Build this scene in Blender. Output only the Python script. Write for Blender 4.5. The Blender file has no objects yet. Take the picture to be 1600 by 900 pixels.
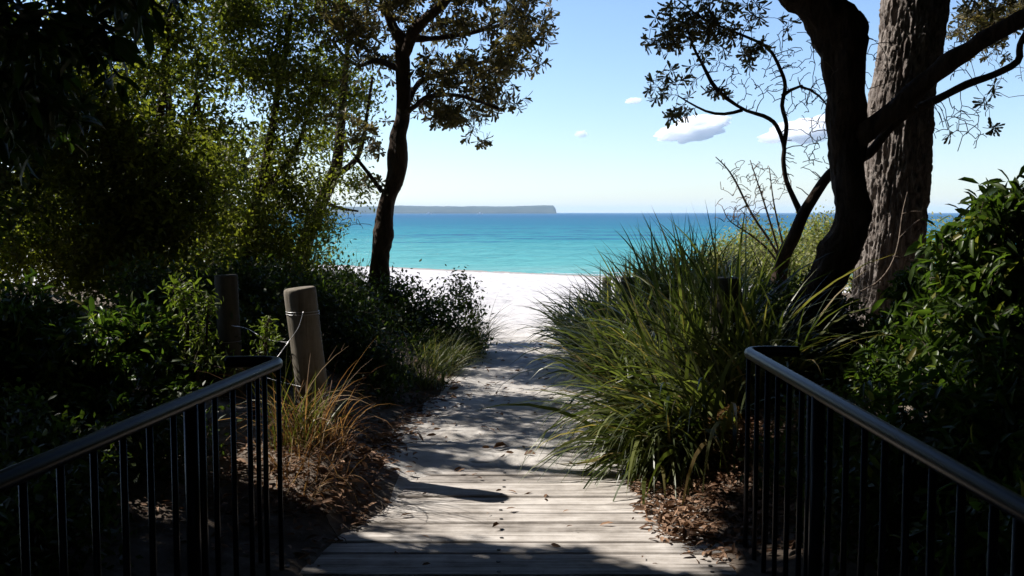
import bpy, math
import numpy as np
from mathutils import Vector

sc = bpy.context.scene
COL = sc.collection
R = math.radians

# ------------------------------------------------------------------ camera, sky, sun, exposure
F = 1556.0                       # focal length in pixels of the 1600 px wide photograph
CAM = np.array([0.0, 0.0, 1.65])
PITCH = math.atan(118 / F)
cd = bpy.data.cameras.new('camera')
cam = bpy.data.objects.new('camera', cd)
COL.objects.link(cam)
cd.sensor_width = 36.0
cd.lens = 36.0 * F / 1600
cd.clip_start, cd.clip_end = 0.05, 60000
cam.location = CAM
cam.rotation_euler = (math.pi / 2 - PITCH, 0, 0)
sc.camera = cam

SUN = Vector((-1.22, 0.53, 1.19)).normalized()
SL = np.array(SUN)
w = bpy.data.worlds.new('World')
sc.world = w
w.use_nodes = True
wn, wl = w.node_tree.nodes, w.node_tree.links
sky = wn.new('ShaderNodeTexSky')
sky.sky_type = 'NISHITA'
sky.sun_disc = False
sky.sun_elevation = math.asin(SUN.z)
sky.sun_rotation = math.atan2(SUN.x, SUN.y)
sky.air_density, sky.dust_density, sky.ozone_density = 1.0, 0.25, 3.0
tint = wn.new('ShaderNodeMix'); tint.data_type = 'RGBA'; tint.blend_type = 'MULTIPLY'
tint.inputs[0].default_value = 1.0
tint.inputs[7].default_value = (0.925, 0.965, 1.09, 1)
wl.new(sky.outputs[0], tint.inputs[6])
wl.new(tint.outputs[2], wn['Background'].inputs[0])
wn['Background'].inputs[1].default_value = 0.112
sd = bpy.data.lights.new('sun', 'SUN')
sd.energy, sd.angle, sd.color = 5.0, R(0.53), (1.0, 0.95, 0.87)
so = bpy.data.objects.new('sun', sd)
COL.objects.link(so)
so.rotation_euler = SUN.to_track_quat('Z', 'Y').to_euler()
so.location = (-30, 13, 29)
sc.view_settings.view_transform = 'Standard'
sc.view_settings.look = 'None'
sc.view_settings.exposure = 0.62
sc.view_settings.gamma = 1.0
cy = sc.cycles
cy.max_bounces, cy.diffuse_bounces, cy.glossy_bounces = 24, 3, 3
cy.transmission_bounces, cy.transparent_max_bounces, cy.volume_bounces = 3, 4, 24
cy.sample_clamp_indirect = 6.0

# ------------------------------------------------------------------ helpers
CP, SP = math.cos(PITCH), math.sin(PITCH)


def P(px, py, d):
    """world point seen at photograph pixel (px, py), d metres ahead of the viewer"""
    a, b = (px - 800) / F, (450 - py) / F
    v = np.array([a, CP + b * SP, -SP + b * CP])
    return CAM + v * (d / v[1])


def PP(lst, d):
    return np.array([P(q[0], q[1], q[2] if len(q) > 2 else d) for q in lst])


def _hash(ix, iy, iz, seed):
    h = (ix * 374761393 + iy * 668265263 + iz * 2147483647 + seed * 1274126177) & 0xFFFFFFFF
    h = ((h ^ (h >> 13)) * 1274126177) & 0xFFFFFFFF
    return ((h ^ (h >> 16)) & 0xFFFF) / 65535.0


def vnoise(p, seed=0):
    p = np.asarray(p, float)
    i = np.floor(p).astype(np.int64)
    f = p - i
    f = f * f * (3 - 2 * f)
    r = 0
    for dx in (0, 1):
        for dy in (0, 1):
            for dz in (0, 1):
                wgt = (f[..., 0] if dx else 1 - f[..., 0]) * (f[..., 1] if dy else 1 - f[..., 1]) * (f[..., 2] if dz else 1 - f[..., 2])
                r = r + wgt * _hash(i[..., 0] + dx, i[..., 1] + dy, i[..., 2] + dz, seed)
    return r


def fbm(p, seed=0, oct=3):
    p = np.asarray(p, float)
    a, s, t = 0.5, 0, 0
    for k in range(oct):
        s = s + a * vnoise(p * 2 ** k, seed + k * 17)
        t += a
        a *= .5
    return s / t


def n2(x, y, sc_, seed, oct=3):
    x = np.asarray(x, float); y = np.asarray(y, float)
    return fbm(np.stack([x * sc_, y * sc_, np.zeros_like(x) + .37], -1), seed, oct) - .5


def sstep(a, b, x):
    t = np.clip((x - a) / (b - a), 0, 1)
    return t * t * (3 - 2 * t)


class MB:
    """collects quads and triangles, builds ONE mesh object"""
    def __init__(self):
        self.v, self.q, self.t, self.n = [], [], [], 0
        self.qm, self.tm = [], []

    def add(self, v, q=None, t=None, m=0):
        v = np.asarray(v, float).reshape(-1, 3)
        if q is not None and len(q):
            q = np.asarray(q, int).reshape(-1, 4)
            self.q.append(q + self.n); self.qm.append(np.full(len(q), m))
        if t is not None and len(t):
            t = np.asarray(t, int).reshape(-1, 3)
            self.t.append(t + self.n); self.tm.append(np.full(len(t), m))
        self.v.append(v)
        self.n += len(v)

    def box(self, lo, hi, m=0, bev=0.0):
        x0, y0, z0 = lo; x1, y1, z1 = hi
        if bev <= 0:
            v = [(x, y, z) for z in (z0, z1) for y in (y0, y1) for x in (x0, x1)]
            self.add(v, [(0, 2, 3, 1), (4, 5, 7, 6), (0, 1, 5, 4), (2, 6, 7, 3), (0, 4, 6, 2), (1, 3, 7, 5)], m=m)
            return
        b = bev
        rings = []
        for (ix, iz) in ((b, 0), (0, b), (0, -1), (b, -2)):
            z = {0: z0, b: z0 + b, -1: z1 - b, -2: z1}[iz]
            rings.append([(x0 + ix, y0 + ix, z), (x1 - ix, y0 + ix, z), (x1 - ix, y1 - ix, z), (x0 + ix, y1 - ix, z)])
        v = [p for r in rings for p in r]
        q = [(3, 2, 1, 0), (12, 13, 14, 15)]
        for k in range(3):
            for j in range(4):
                q.append((k * 4 + j, k * 4 + (j + 1) % 4, k * 4 + 4 + (j + 1) % 4, k * 4 + 4 + j))
        self.add(v, q, m=m)

    def tube(self, pts, rad, ns=6, cap=True, m=0, rough=0.0, seed=0):
        pts = np.asarray(pts, float)
        n = len(pts)
        rad = np.broadcast_to(np.asarray(rad, float), (n,))
        T = np.gradient(pts, axis=0)
        T /= np.linalg.norm(T, axis=1, keepdims=True) + 1e-12
        N = np.zeros_like(T)
        a = np.array([1, 0, 0.]) if abs(T[0, 0]) < .8 else np.array([0, 1, 0.])
        u = a - T[0] * a.dot(T[0])
        for i in range(n):
            u = u - T[i] * u.dot(T[i])
            u = u / (np.linalg.norm(u) + 1e-12)
            N[i] = u
        B = np.cross(T, N)
        an = np.linspace(0, 2 * np.pi, ns, endpoint=False)
        ring = N[:, None, :] * np.cos(an)[None, :, None] + B[:, None, :] * np.sin(an)[None, :, None]
        rr = np.repeat(rad[:, None], ns, 1)
        v = pts[:, None, :] + ring * rr[..., None]
        if rough:
            nz = fbm(v * np.array([6, 6, 2.2]), seed, 3) - .5
            if ns >= 16:
                nz = nz + .45 * (fbm(v * np.array([26, 26, 9]), seed + 3, 2) - .5) + .35 * np.maximum(vnoise(v * np.array([45, 45, 14]), seed + 9) - .62, 0)
            v = v + ring * (rr * rough * nz)[..., None]
        v = v.reshape(-1, 3)
        i = np.arange(n - 1)[:, None] * ns
        j = np.arange(ns)[None, :]
        j2 = (j + 1) % ns
        q = np.stack([i + j, i + j2, i + ns + j2, i + ns + j], -1).reshape(-1, 4)
        t = []
        if cap:
            v = np.vstack([v, pts[0], pts[-1]])
            c0, c1 = n * ns, n * ns + 1
            for k in range(ns):
                t.append((c0, (k + 1) % ns, k))
                t.append((c1, (n - 1) * ns + k, (n - 1) * ns + (k + 1) % ns))
        self.add(v, q, t, m)

    def build(self, name, mats, parent=None, smooth=True, kind=None):
        me = bpy.data.meshes.new(name)
        v = np.concatenate(self.v)
        if parent is not None:
            v = v - np.array(parent.location)
        q = np.concatenate(self.q) if self.q else np.zeros((0, 4), int)
        t = np.concatenate(self.t) if self.t else np.zeros((0, 3), int)
        me.vertices.add(len(v))
        me.vertices.foreach_set('co', v.astype(np.float32).ravel())
        nl = len(q) * 4 + len(t) * 3
        me.loops.add(nl)
        me.loops.foreach_set('vertex_index', np.concatenate([q.ravel(), t.ravel()]).astype(np.int32))
        me.polygons.add(len(q) + len(t))
        ls = np.concatenate([np.arange(len(q)) * 4, len(q) * 4 + np.arange(len(t)) * 3]).astype(np.int32)
        me.polygons.foreach_set('loop_start', ls)
        mi = np.concatenate((self.qm + self.tm) or [np.zeros(0)]).astype(np.int32)
        me.polygons.foreach_set('material_index', mi)
        me.polygons.foreach_set('use_smooth', np.full(len(mi), bool(smooth)))
        me.update(calc_edges=True)
        for mt in (mats if isinstance(mats, (list, tuple)) else [mats]):
            me.materials.append(mt)
        o = bpy.data.objects.new(name, me)
        COL.objects.link(o)
        if parent is not None:
            o.parent = parent
        if kind:
            o['kind'] = kind
        return o


def tag(o, label=None, cat=None, group=None, kind=None):
    for k, val in (('label', label), ('category', cat), ('group', group), ('kind', kind)):
        if val:
            o[k] = val
    return o


def thing(name, loc, label, cat, group=None):
    o = bpy.data.objects.new(name, None)
    COL.objects.link(o)
    o.empty_display_size = .1
    o.location = tuple(float(c) for c in loc)
    return tag(o, label, cat, group)


def spline(pts, n):
    """Catmull-Rom resample of rows (any number of columns)"""
    p = np.asarray(pts, float)
    if len(p) == 2:
        t = np.linspace(0, 1, n)[:, None]
        return p[0] * (1 - t) + p[1] * t
    e = np.vstack([2 * p[0] - p[1], p, 2 * p[-1] - p[-2]])
    out = []
    for u in np.linspace(0, len(p) - 1 - 1e-9, n):
        k = int(u); t = u - k
        a, b, c, d = e[k], e[k + 1], e[k + 2], e[k + 3]
        out.append(.5 * (2 * b + (c - a) * t + (2 * a - 5 * b + 4 * c - d) * t * t + (3 * b - a - 3 * c + d) * t ** 3))
    return np.array(out)


# ------------------------------------------------------------------ materials
def newmat(name):
    m = bpy.data.materials.new(name)
    m.use_nodes = True
    nt = m.node_tree
    return m, nt.nodes, nt.links, nt.nodes['Principled BSDF']


def ramp(n, stops, interp='LINEAR'):
    r = n.new('ShaderNodeValToRGB')
    r.color_ramp.interpolation = interp
    e = r.color_ramp.elements
    while len(e) < len(stops):
        e.new(.5)
    for k, (p, c) in enumerate(stops):
        e[k].position = p
        e[k].color = tuple(c) + (1,) if len(c) == 3 else c
    return r


def noise(n, l, scale, detail=4, vec=None, rough=.55, dist=0):
    t = n.new('ShaderNodeTexNoise')
    t.inputs['Scale'].default_value = scale
    t.inputs['Detail'].default_value = detail
    t.inputs['Roughness'].default_value = rough
    t.inputs['Distortion'].default_value = dist
    if vec is not None:
        l.new(vec, t.inputs['Vector'])
    return t


def coords(n, l, scale=(1, 1, 1)):
    tc = n.new('ShaderNodeTexCoord')
    mp = n.new('ShaderNodeMapping')
    mp.inputs['Scale'].default_value = scale
    l.new(tc.outputs['Object'], mp.inputs['Vector'])
    return mp.outputs[0]


def bump(n, l, height, strength, dist, into):
    b = n.new('ShaderNodeBump')
    b.inputs['Strength'].default_value = strength
    b.inputs['Distance'].default_value = dist
    l.new(height, b.inputs['Height'])
    l.new(b.outputs[0], into.inputs['Normal'])
    return b


def leafmat(name, c1, c2, trans=.3, rough=.5, spec=.3, tmul=(1.5, 1.7, .7)):
    m, n, l, bs = newmat(name)
    g = n.new('ShaderNodeNewGeometry')
    c3 = tuple((a + b) / 2 for a, b in zip(c1, c2))
    r = ramp(n, [(0, c1), (.55, c3), (1, c2)])
    l.new(g.outputs['Random Per Island'], r.inputs[0])
    l.new(r.outputs[0], bs.inputs['Base Color'])
    bs.inputs['Roughness'].default_value = rough
    bs.inputs['Specular IOR Level'].default_value = spec
    tr = n.new('ShaderNodeBsdfTranslucent')
    mx = n.new('ShaderNodeMix'); mx.data_type = 'RGBA'; mx.blend_type = 'MULTIPLY'
    mx.inputs[0].default_value = 1
    l.new(r.outputs[0], mx.inputs[6])
    mx.inputs[7].default_value = tuple(tmul) + (1,)
    l.new(mx.outputs[2], tr.inputs['Color'])
    ms = n.new('ShaderNodeMixShader')
    ms.inputs[0].default_value = trans
    l.new(bs.outputs[0], ms.inputs[1]); l.new(tr.outputs[0], ms.inputs[2])
    l.new(ms.outputs[0], n['Material Output'].inputs[0])
    return m


def barkmat(name, c1, c2, scale=(9, 9, 2.2), bstr=.9, bd=.03):
    m, n, l, bs = newmat(name)
    v = coords(n, l, scale)
    a = noise(n, l, 1.6, 6, v, .65, .6)
    b = noise(n, l, 7, 4, v, .6)
    mth = n.new('ShaderNodeMath'); mth.operation = 'MULTIPLY_ADD'
    l.new(b.outputs[0], mth.inputs[0]); mth.inputs[1].default_value = .35
    l.new(a.outputs[0], mth.inputs[2])
    r = ramp(n, [(.38, tuple(x * .35 for x in c1)), (.55, c1), (.82, c2)])
    l.new(mth.outputs[0], r.inputs[0])
    l.new(r.outputs[0], bs.inputs['Base Color'])
    bs.inputs['Roughness'].default_value = .9
    bs.inputs['Specular IOR Level'].default_value = .15
    bump(n, l, mth.outputs[0], bstr, bd, bs)
    return m


M = {}
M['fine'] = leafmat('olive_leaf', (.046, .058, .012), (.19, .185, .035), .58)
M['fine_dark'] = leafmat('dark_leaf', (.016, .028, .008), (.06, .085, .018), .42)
M['banksia'] = leafmat('banksia_leaf', (.05, .055, .026), (.18, .145, .075), .38, .5, .3, (1.5, 1.4, .7))
M['broad'] = leafmat('broad_leaf', (.022, .042, .01), (.085, .13, .024), .45, .38, .35)
br_ = M['broad'].node_tree.nodes['Color Ramp'].color_ramp.elements
br_[2].position = .92
e_ = br_.new(1.0); e_.color = (.24, .20, .05, 1)
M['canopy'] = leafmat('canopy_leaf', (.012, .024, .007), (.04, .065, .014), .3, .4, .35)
M['grass'] = leafmat('grass_blade', (.022, .036, .009), (.165, .18, .062), .34, .4, .4)
gr_ = M['grass'].node_tree.nodes['Color Ramp'].color_ramp.elements
gr_[2].position = .86
for p_, c_ in ((.9, (.22, .19, .08)), (1.0, (.30, .21, .10))):
    e_ = gr_.new(p_); e_.color = c_ + (1,)
M['grass_pale'] = leafmat('pale_grass_blade', (.07, .075, .02), (.20, .19, .06), .35, .45, .3)
M['dry'] = leafmat('dry_grass_blade', (.13, .055, .022), (.40, .27, .13), .4, .6, .2, (1.3, 1.1, .7))
M['scrub'] = leafmat('scrub_leaf', (.14, .16, .055), (.36, .34, .16), .35)
M['sprig'] = leafmat('sprig_leaf', (.06, .09, .015), (.17, .20, .04), .4)
M['fern'] = leafmat('fern_leaf', (.10, .05, .02), (.22, .12, .05), .35)
M['litter'] = leafmat('litter_leaf', (.07, .035, .018), (.36, .22, .14), .1, .7, .2, (1.2, 1, .8))
M['bark_dark'] = barkmat('dark_bark', (.03, .021, .016), (.085, .056, .04), (8, 8, 2.6), 1.0, .04)
M['bark_grey'] = barkmat('grey_bark', (.125, .10, .088), (.33, .29, .265), (11, 11, 4.2), 1.0, .03)
M['twig'] = barkmat('twig_bark', (.07, .05, .04), (.16, .125, .10), (30, 30, 12), .4, .005)
M['dead'] = barkmat('dead_twig', (.10, .075, .06), (.24, .19, .15), (30, 30, 12), .4, .005)


def sandmat(name, grey):
    m, n, l, bs = newmat(name)
    v = coords(n, l)
    big = noise(n, l, 1.1, 5, v, .6)
    mid = noise(n, l, 9, 5, v, .65)
    fin = noise(n, l, 90, 3, v, .7)
    if grey == 'beach':
        st = [(.3, (.54, .505, .475)), (.7, (.68, .645, .615))]
    elif grey == 'path':
        st = [(.30, (.30, .27, .24)), (.46, (.47, .44, .41)), (.70, (.66, .625, .59))]
    else:
        st = [(.32, (.06, .045, .033)), (.52, (.15, .12, .097)), (.66, (.28, .235, .20)), (.8, (.46, .41, .36))]
    mx = n.new('ShaderNodeMath'); mx.operation = 'MULTIPLY_ADD'
    l.new(mid.outputs[0], mx.inputs[0]); mx.inputs[1].default_value = .55
    ad = n.new('ShaderNodeMath'); ad.operation = 'MULTIPLY'
    l.new(big.outputs[0], ad.inputs[0]); ad.inputs[1].default_value = .45
    l.new(ad.outputs[0], mx.inputs[2])
    r = ramp(n, st)
    l.new(mx.outputs[0], r.inputs[0])
    colr = r.outputs[0]
    if grey == 'beach':
        tc = n.new('ShaderNodeTexCoord')
        dt = n.new('ShaderNodeVectorMath'); dt.operation = 'DOT_PRODUCT'
        l.new(tc.outputs['Object'], dt.inputs[0]); dt.inputs[1].default_value = (.58, .817, 0)
        wv_ = n.new('ShaderNodeMath'); wv_.operation = 'MULTIPLY_ADD'
        nb = noise(n, l, .12, 3, tc.outputs['Object'])
        l.new(nb.outputs[0], wv_.inputs[0]); wv_.inputs[1].default_value = 5; l.new(dt.outputs['Value'], wv_.inputs[2])
        wr_ = n.new('ShaderNodeMapRange'); l.new(wv_.outputs[0], wr_.inputs[0])
        wr_.inputs[1].default_value = 44.6; wr_.inputs[2].default_value = 45.4
        mxw = n.new('ShaderNodeMix'); mxw.data_type = 'RGBA'; l.new(wr_.outputs[0], mxw.inputs[0])
        l.new(r.outputs[0], mxw.inputs[6]); mxw.inputs[7].default_value = (.36, .31, .27, 1)
        colr = mxw.outputs[2]
    l.new(colr, bs.inputs['Base Color'])
    bs.inputs['Roughness'].default_value = .95
    bs.inputs['Specular IOR Level'].default_value = .1
    h = n.new('ShaderNodeMath'); h.operation = 'MULTIPLY_ADD'
    l.new(fin.outputs[0], h.inputs[0]); h.inputs[1].default_value = .2
    l.new(mid.outputs[0], h.inputs[2])
    bump(n, l, h.outputs[0], .6, .03, bs)
    return m


M['beach'] = sandmat('beach_sand', 'beach')
M['path'] = sandmat('path_sand', 'path')
M['soil'] = sandmat('dune_soil', 'soil')


def woodmat(name, stops, scale, spec=.2, lo=.0, hi=1.0):
    m, n, l, bs = newmat(name)
    v = coords(n, l, scale)
    g = n.new('ShaderNodeNewGeometry')
    a = noise(n, l, 1, 6, v, .6, .4)
    b = noise(n, l, 3.2, 7, coords(n, l), .7)
    s = n.new('ShaderNodeMath'); s.operation = 'MULTIPLY_ADD'
    l.new(g.outputs['Random Per Island'], s.inputs[0]); s.inputs[1].default_value = .16
    l.new(a.outputs[0], s.inputs[2])
    s2 = n.new('ShaderNodeMath'); s2.operation = 'MULTIPLY_ADD'
    l.new(b.outputs[0], s2.inputs[0]); s2.inputs[1].default_value = .95
    l.new(s.outputs[0], s2.inputs[2])
    mr_ = n.new('ShaderNodeMapRange'); l.new(s2.outputs[0], mr_.inputs[0])
    mr_.inputs[1].default_value = lo; mr_.inputs[2].default_value = hi
    r = ramp(n, stops)
    l.new(mr_.outputs[0], r.inputs[0])
    l.new(r.outputs[0], bs.inputs['Base Color'])
    bs.inputs['Roughness'].default_value = .85
    bs.inputs['Specular IOR Level'].default_value = spec
    bump(n, l, a.outputs[0], .5, .01, bs)
    return m


M['deck'] = woodmat('weathered_decking', [(.12, (.10, .085, .072)), (.36, (.27, .24, .215)), (.6, (.42, .38, .345)), (.9, (.62, .575, .535))], (1.6, 34, 34), .2, .66, 1.32)
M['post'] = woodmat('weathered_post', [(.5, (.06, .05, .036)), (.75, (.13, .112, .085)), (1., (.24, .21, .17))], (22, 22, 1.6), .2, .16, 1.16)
M['post_shaded'] = woodmat('shaded_aged_post', [(.5, (.03, .025, .02)), (.75, (.06, .052, .042)), (1., (.10, .09, .07))], (22, 22, 1.6), .2, .16, 1.16)  # darker copy of the post wood: aged tone plus shade put into its colour


def plain(name, c, rough=.5, metal=0, spec=.5):
    m, n, l, bs = newmat(name)
    t = noise(n, l, 14, 4, coords(n, l), .6)
    r = ramp(n, [(.3, tuple(x * .8 for x in c)), (.7, tuple(min(1, x * 1.15) for x in c))])
    l.new(t.outputs[0], r.inputs[0]); l.new(r.outputs[0], bs.inputs['Base Color'])
    bs.inputs['Roughness'].default_value = rough
    bs.inputs['Metallic'].default_value = metal
    bs.inputs['Specular IOR Level'].default_value = spec
    return m


M['rail'] = plain('black_paint', (.007, .008, .012), .34, 0, .14)
M['nail'] = plain('nail_steel', (.03, .025, .02), .6, .3)
M['wire'] = plain('galvanised_wire', (.55, .55, .56), .4, .8)
M['weed'] = plain('dry_seaweed', (.06, .045, .03), .8, 0, .2)
M['boat'] = plain('boat_white', (.8, .8, .8), .4)


def watermat():
    m, n, l, bs = newmat('sea_water')
    tc = n.new('ShaderNodeTexCoord')
    # distance off the shore line, from which the sea bed falls away
    dt = n.new('ShaderNodeVectorMath'); dt.operation = 'DOT_PRODUCT'
    l.new(tc.outputs['Object'], dt.inputs[0]); dt.inputs[1].default_value = (.58, .817, 0)
    mp = n.new('ShaderNodeMapping'); mp.inputs['Scale'].default_value = (.012, .05, 1)
    l.new(tc.outputs['Object'], mp.inputs['Vector'])
    big = noise(n, l, 1, 5, mp.outputs[0], .6, .5)
    off = n.new('ShaderNodeMath'); off.operation = 'MULTIPLY_ADD'
    l.new(big.outputs[0], off.inputs[0]); off.inputs[1].default_value = 60
    mpf = n.new('ShaderNodeMapping'); mpf.inputs['Scale'].default_value = (.05, .33, 1); l.new(tc.outputs['Object'], mpf.inputs['Vector'])
    rip = noise(n, l, 1, 4, mpf.outputs[0], .6, .3)
    of2 = n.new('ShaderNodeMath'); of2.operation = 'MULTIPLY_ADD'
    l.new(rip.outputs[0], of2.inputs[0]); of2.inputs[1].default_value = 46; l.new(dt.outputs['Value'], of2.inputs[2])
    l.new(of2.outputs[0], off.inputs[2])
    lg = n.new('ShaderNodeMath'); lg.operation = 'LOGARITHM'
    l.new(off.outputs[0], lg.inputs[0]); lg.inputs[1].default_value = 10
    mr = n.new('ShaderNodeMapRange')
    l.new(lg.outputs[0], mr.inputs[0]); mr.inputs[1].default_value = 1.92; mr.inputs[2].default_value = 3.2
    r = ramp(n, [(0, (.24, .44, .40)), (.09, (.11, .37, .345)), (.22, (.035, .25, .28)), (.42, (.014, .15, .235)), (.7, (.007, .10, .20)), (1, (.005, .085, .19))])
    l.new(mr.outputs[0], r.inputs[0])
    # weed beds on the sea floor
    mp2 = n.new('ShaderNodeMapping'); mp2.inputs['Scale'].default_value = (.035, .14, 1); mp2.inputs['Location'].default_value = (3.1, 1.7, 0)
    l.new(tc.outputs['Object'], mp2.inputs['Vector'])
    wd = noise(n, l, 1, 5, mp2.outputs[0], .65)
    wr = ramp(n, [(.52, (0, 0, 0)), (.62, (1, 1, 1))])
    l.new(wd.outputs[0], wr.inputs[0])
    band = ramp(n, [(0, (0, 0, 0)), (.12, (0, 0, 0)), (.2, (1, 1, 1)), (.34, (1, 1, 1)), (.5, (0, 0, 0))])
    l.new(mr.outputs[0], band.inputs[0])
    mm = n.new('ShaderNodeMath'); mm.operation = 'MULTIPLY'
    l.new(wr.outputs[0], mm.inputs[0]); l.new(band.outputs[0], mm.inputs[1])
    mm2 = n.new('ShaderNodeMath'); mm2.operation = 'MULTIPLY'; mm2.inputs[1].default_value = .95
    l.new(mm.outputs[0], mm2.inputs[0])
    mx = n.new('ShaderNodeMix'); mx.data_type = 'RGBA'
    l.new(mm2.outputs[0], mx.inputs[0]); l.new(r.outputs[0], mx.inputs[6]); mx.inputs[7].default_value = (.02, .13, .22, 1)
    l.new(mx.outputs[2], bs.inputs['Base Color'])
    bs.inputs['Roughness'].default_value = 1
    bs.inputs['Specular IOR Level'].default_value = 0
    gl = n.new('ShaderNodeBsdfGlossy'); gl.inputs['Roughness'].default_value = .25
    ms = n.new('ShaderNodeMixShader'); ms.inputs[0].default_value = .16
    l.new(bs.outputs[0], ms.inputs[1]); l.new(gl.outputs[0], ms.inputs[2]); l.new(ms.outputs[0], n['Material Output'].inputs[0])
    mp3 = n.new('ShaderNodeMapping'); mp3.inputs['Scale'].default_value = (.35, 1.0, 1); mp3.inputs['Rotation'].default_value = (0, 0, R(-18))
    l.new(tc.outputs['Object'], mp3.inputs['Vector'])
    w1 = noise(n, l, .8, 6, mp3.outputs[0], .62, .4)
    w2 = noise(n, l, .12, 4, mp3.outputs[0], .6, .3)
    ad = n.new('ShaderNodeMath'); ad.operation = 'MULTIPLY_ADD'
    l.new(w2.outputs[0], ad.inputs[0]); ad.inputs[1].default_value = 2.2; l.new(w1.outputs[0], ad.inputs[2])
    b_ = bump(n, l, ad.outputs[0], .8, .9, bs)
    l.new(b_.outputs[0], gl.inputs['Normal'])
    return m


M['water'] = watermat()

# ------------------------------------------------------------------ setting: ground, path, beach, water
XC = .1


def hw(y):
    return np.interp(y, [3, 5, 7, 9.5, 11.5, 13, 15], [1.02, 1.0, .95, .74, .56, .52, 1.4])


def shore(x, y):
    return .58 * x + .817 * y


def zg(x, y):
    x = np.asarray(x, float); y = np.asarray(y, float)
    u = np.abs(x - XC) - hw(y)
    by = (1 - sstep(12.0, 16.5, y)) * (.45 + .55 * sstep(4.2, 6.5, y))
    bank = (sstep(0, .95, u) * .30 + sstep(.6, 4, u) * .42) * by
    s = shore(x, y)
    beach = -np.maximum(s - 10.6, 0) * (1.65 / 34.2)
    beach = np.where(s > 60, -(60 - 10.6) * 1.65 / 34.2 - (s - 60) * .06, beach)
    z = bank + beach * sstep(10.4, 14, s)
    z = z + n2(x, y, 1.3, 3) * .10 * sstep(-.1, .6, u) * by + n2(x, y, 4.5, 8) * .05 + n2(x, y, 12, 15, 2) * .024
    z = z + .016
    z = z - .05 * np.maximum(n2(x, y, 2.4, 25, 2) - .02, 0) * 4 * sstep(12.6, 14, y)
    pit = (1 - sstep(.86, 1.06, np.abs(x - .04))) * (1 - sstep(5.55, 6.75, y + n2(x, y, 2.6, 21) * 1.3))
    z = z * (1 - pit) - .06 * pit
    z = z + .20 * np.exp(-((x + 1.12) ** 2 / .11 + (y - 5.75) ** 2 / .5))
    z = z + .035 * np.exp(-((x + .80) ** 2 / .05 + (y - 5.75) ** 2 / .35))
    z = z + .02 * np.exp(-((x - 1.1) ** 2 / .09 + (y - 5.9) ** 2 / .6))
    return z


def axis(segs):
    out = []
    for a, b, st in segs:
        out.append(np.arange(a, b, st))
    return np.concatenate(out + [[segs[-1][1]]])


gx = axis([(-70, -12, 2.5), (-12, -4, .35), (-4, 4, .05), (4, 12, .35), (12, 70, 2.5)])
gy = axis([(-12, 2, .5), (2, 4, .12), (4, 15, .05), (15, 30, .14), (30, 60, .4), (60, 120, 3)])
X, Y = np.meshgrid(gx, gy)
Z = zg(X, Y)
V = np.stack([X, Y, Z], -1).reshape(-1, 3)
nx, ny = len(gx), len(gy)
ii, jj = np.meshgrid(np.arange(nx - 1), np.arange(ny - 1))
a = (jj * nx + ii).ravel()
Q = np.stack([a, a + 1, a + nx + 1, a + nx], -1)
cx = V[Q].mean(1)
u = np.abs(cx[:, 0] - XC) - hw(cx[:, 1]) + n2(cx[:, 0], cx[:, 1], 3, 31) * .35
front = 13.1 + n2(cx[:, 0], cx[:, 1], 1.2, 33) * .8
isbeach = (cx[:, 1] > front) & ((u < .15) | (shore(cx[:, 0], cx[:, 1]) > 12.5 + n2(cx[:, 0], cx[:, 1], .8, 35)) & (cx[:, 1] > 14.5))
ispath = (~isbeach) & (u < .02) & (cx[:, 1] > 3) & ~((cx[:, 1] < 6.1) & (np.abs(cx[:, 0] - .04) > .72))
for nm, sel, mt in (('ground', ~(isbeach | ispath), 'soil'), ('path', ispath, 'path'), ('beach', isbeach, 'beach')):
    q = Q[sel]
    uq, inv = np.unique(q, return_inverse=True)
    mb = MB(); mb.add(V[uq], inv.reshape(-1, 4))
    o = mb.build(nm, M[mt], None, True, 'structure')

WZ = -1.65
mb = MB()
wx = axis([(-9000, -600, 1200), (-600, -150, 45), (-150, -70, 4), (-70, 70, 1.0), (70, 150, 4), (150, 600, 45), (600, 9000, 1200)])
wy = axis([(10, 34, 4), (34, 130, .42), (130, 260, 1.0), (260, 420, 4), (420, 1200, 60), (1200, 9000, 1300)])
X, Y = np.meshgrid(wx, wy)


def swell(x, y):
    sh = shore(x, y)
    amp = sstep(43, 58, sh) * (1 - sstep(240, 420, y)) * (1 - sstep(110, 150, np.abs(x)))
    al = -.817 * x + .58 * y
    v = n2(al * .18, sh * .62, 1, 701, 3) * .55 + n2(x * .5, y * 1.15, 1, 703, 2) * .32
    v = v + np.exp(-((sh - 50.5 - n2(al, al * 0, .06, 705) * 5) / .9) ** 2) * .22 * np.clip(n2(al, al * 0, .11, 707) * 3 + .6, 0, 1)
    return v * amp * .5


nx, ny = len(wx), len(wy)
ii, jj = np.meshgrid(np.arange(nx - 1), np.arange(ny - 1))
a = (jj * nx + ii).ravel()
mb.add(np.stack([X, Y, WZ + swell(X, Y)], -1), np.stack([a, a + 1, a + nx + 1, a + nx], -1))
water = mb.build('sea', M['water'], None, True, 'structure')


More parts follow.
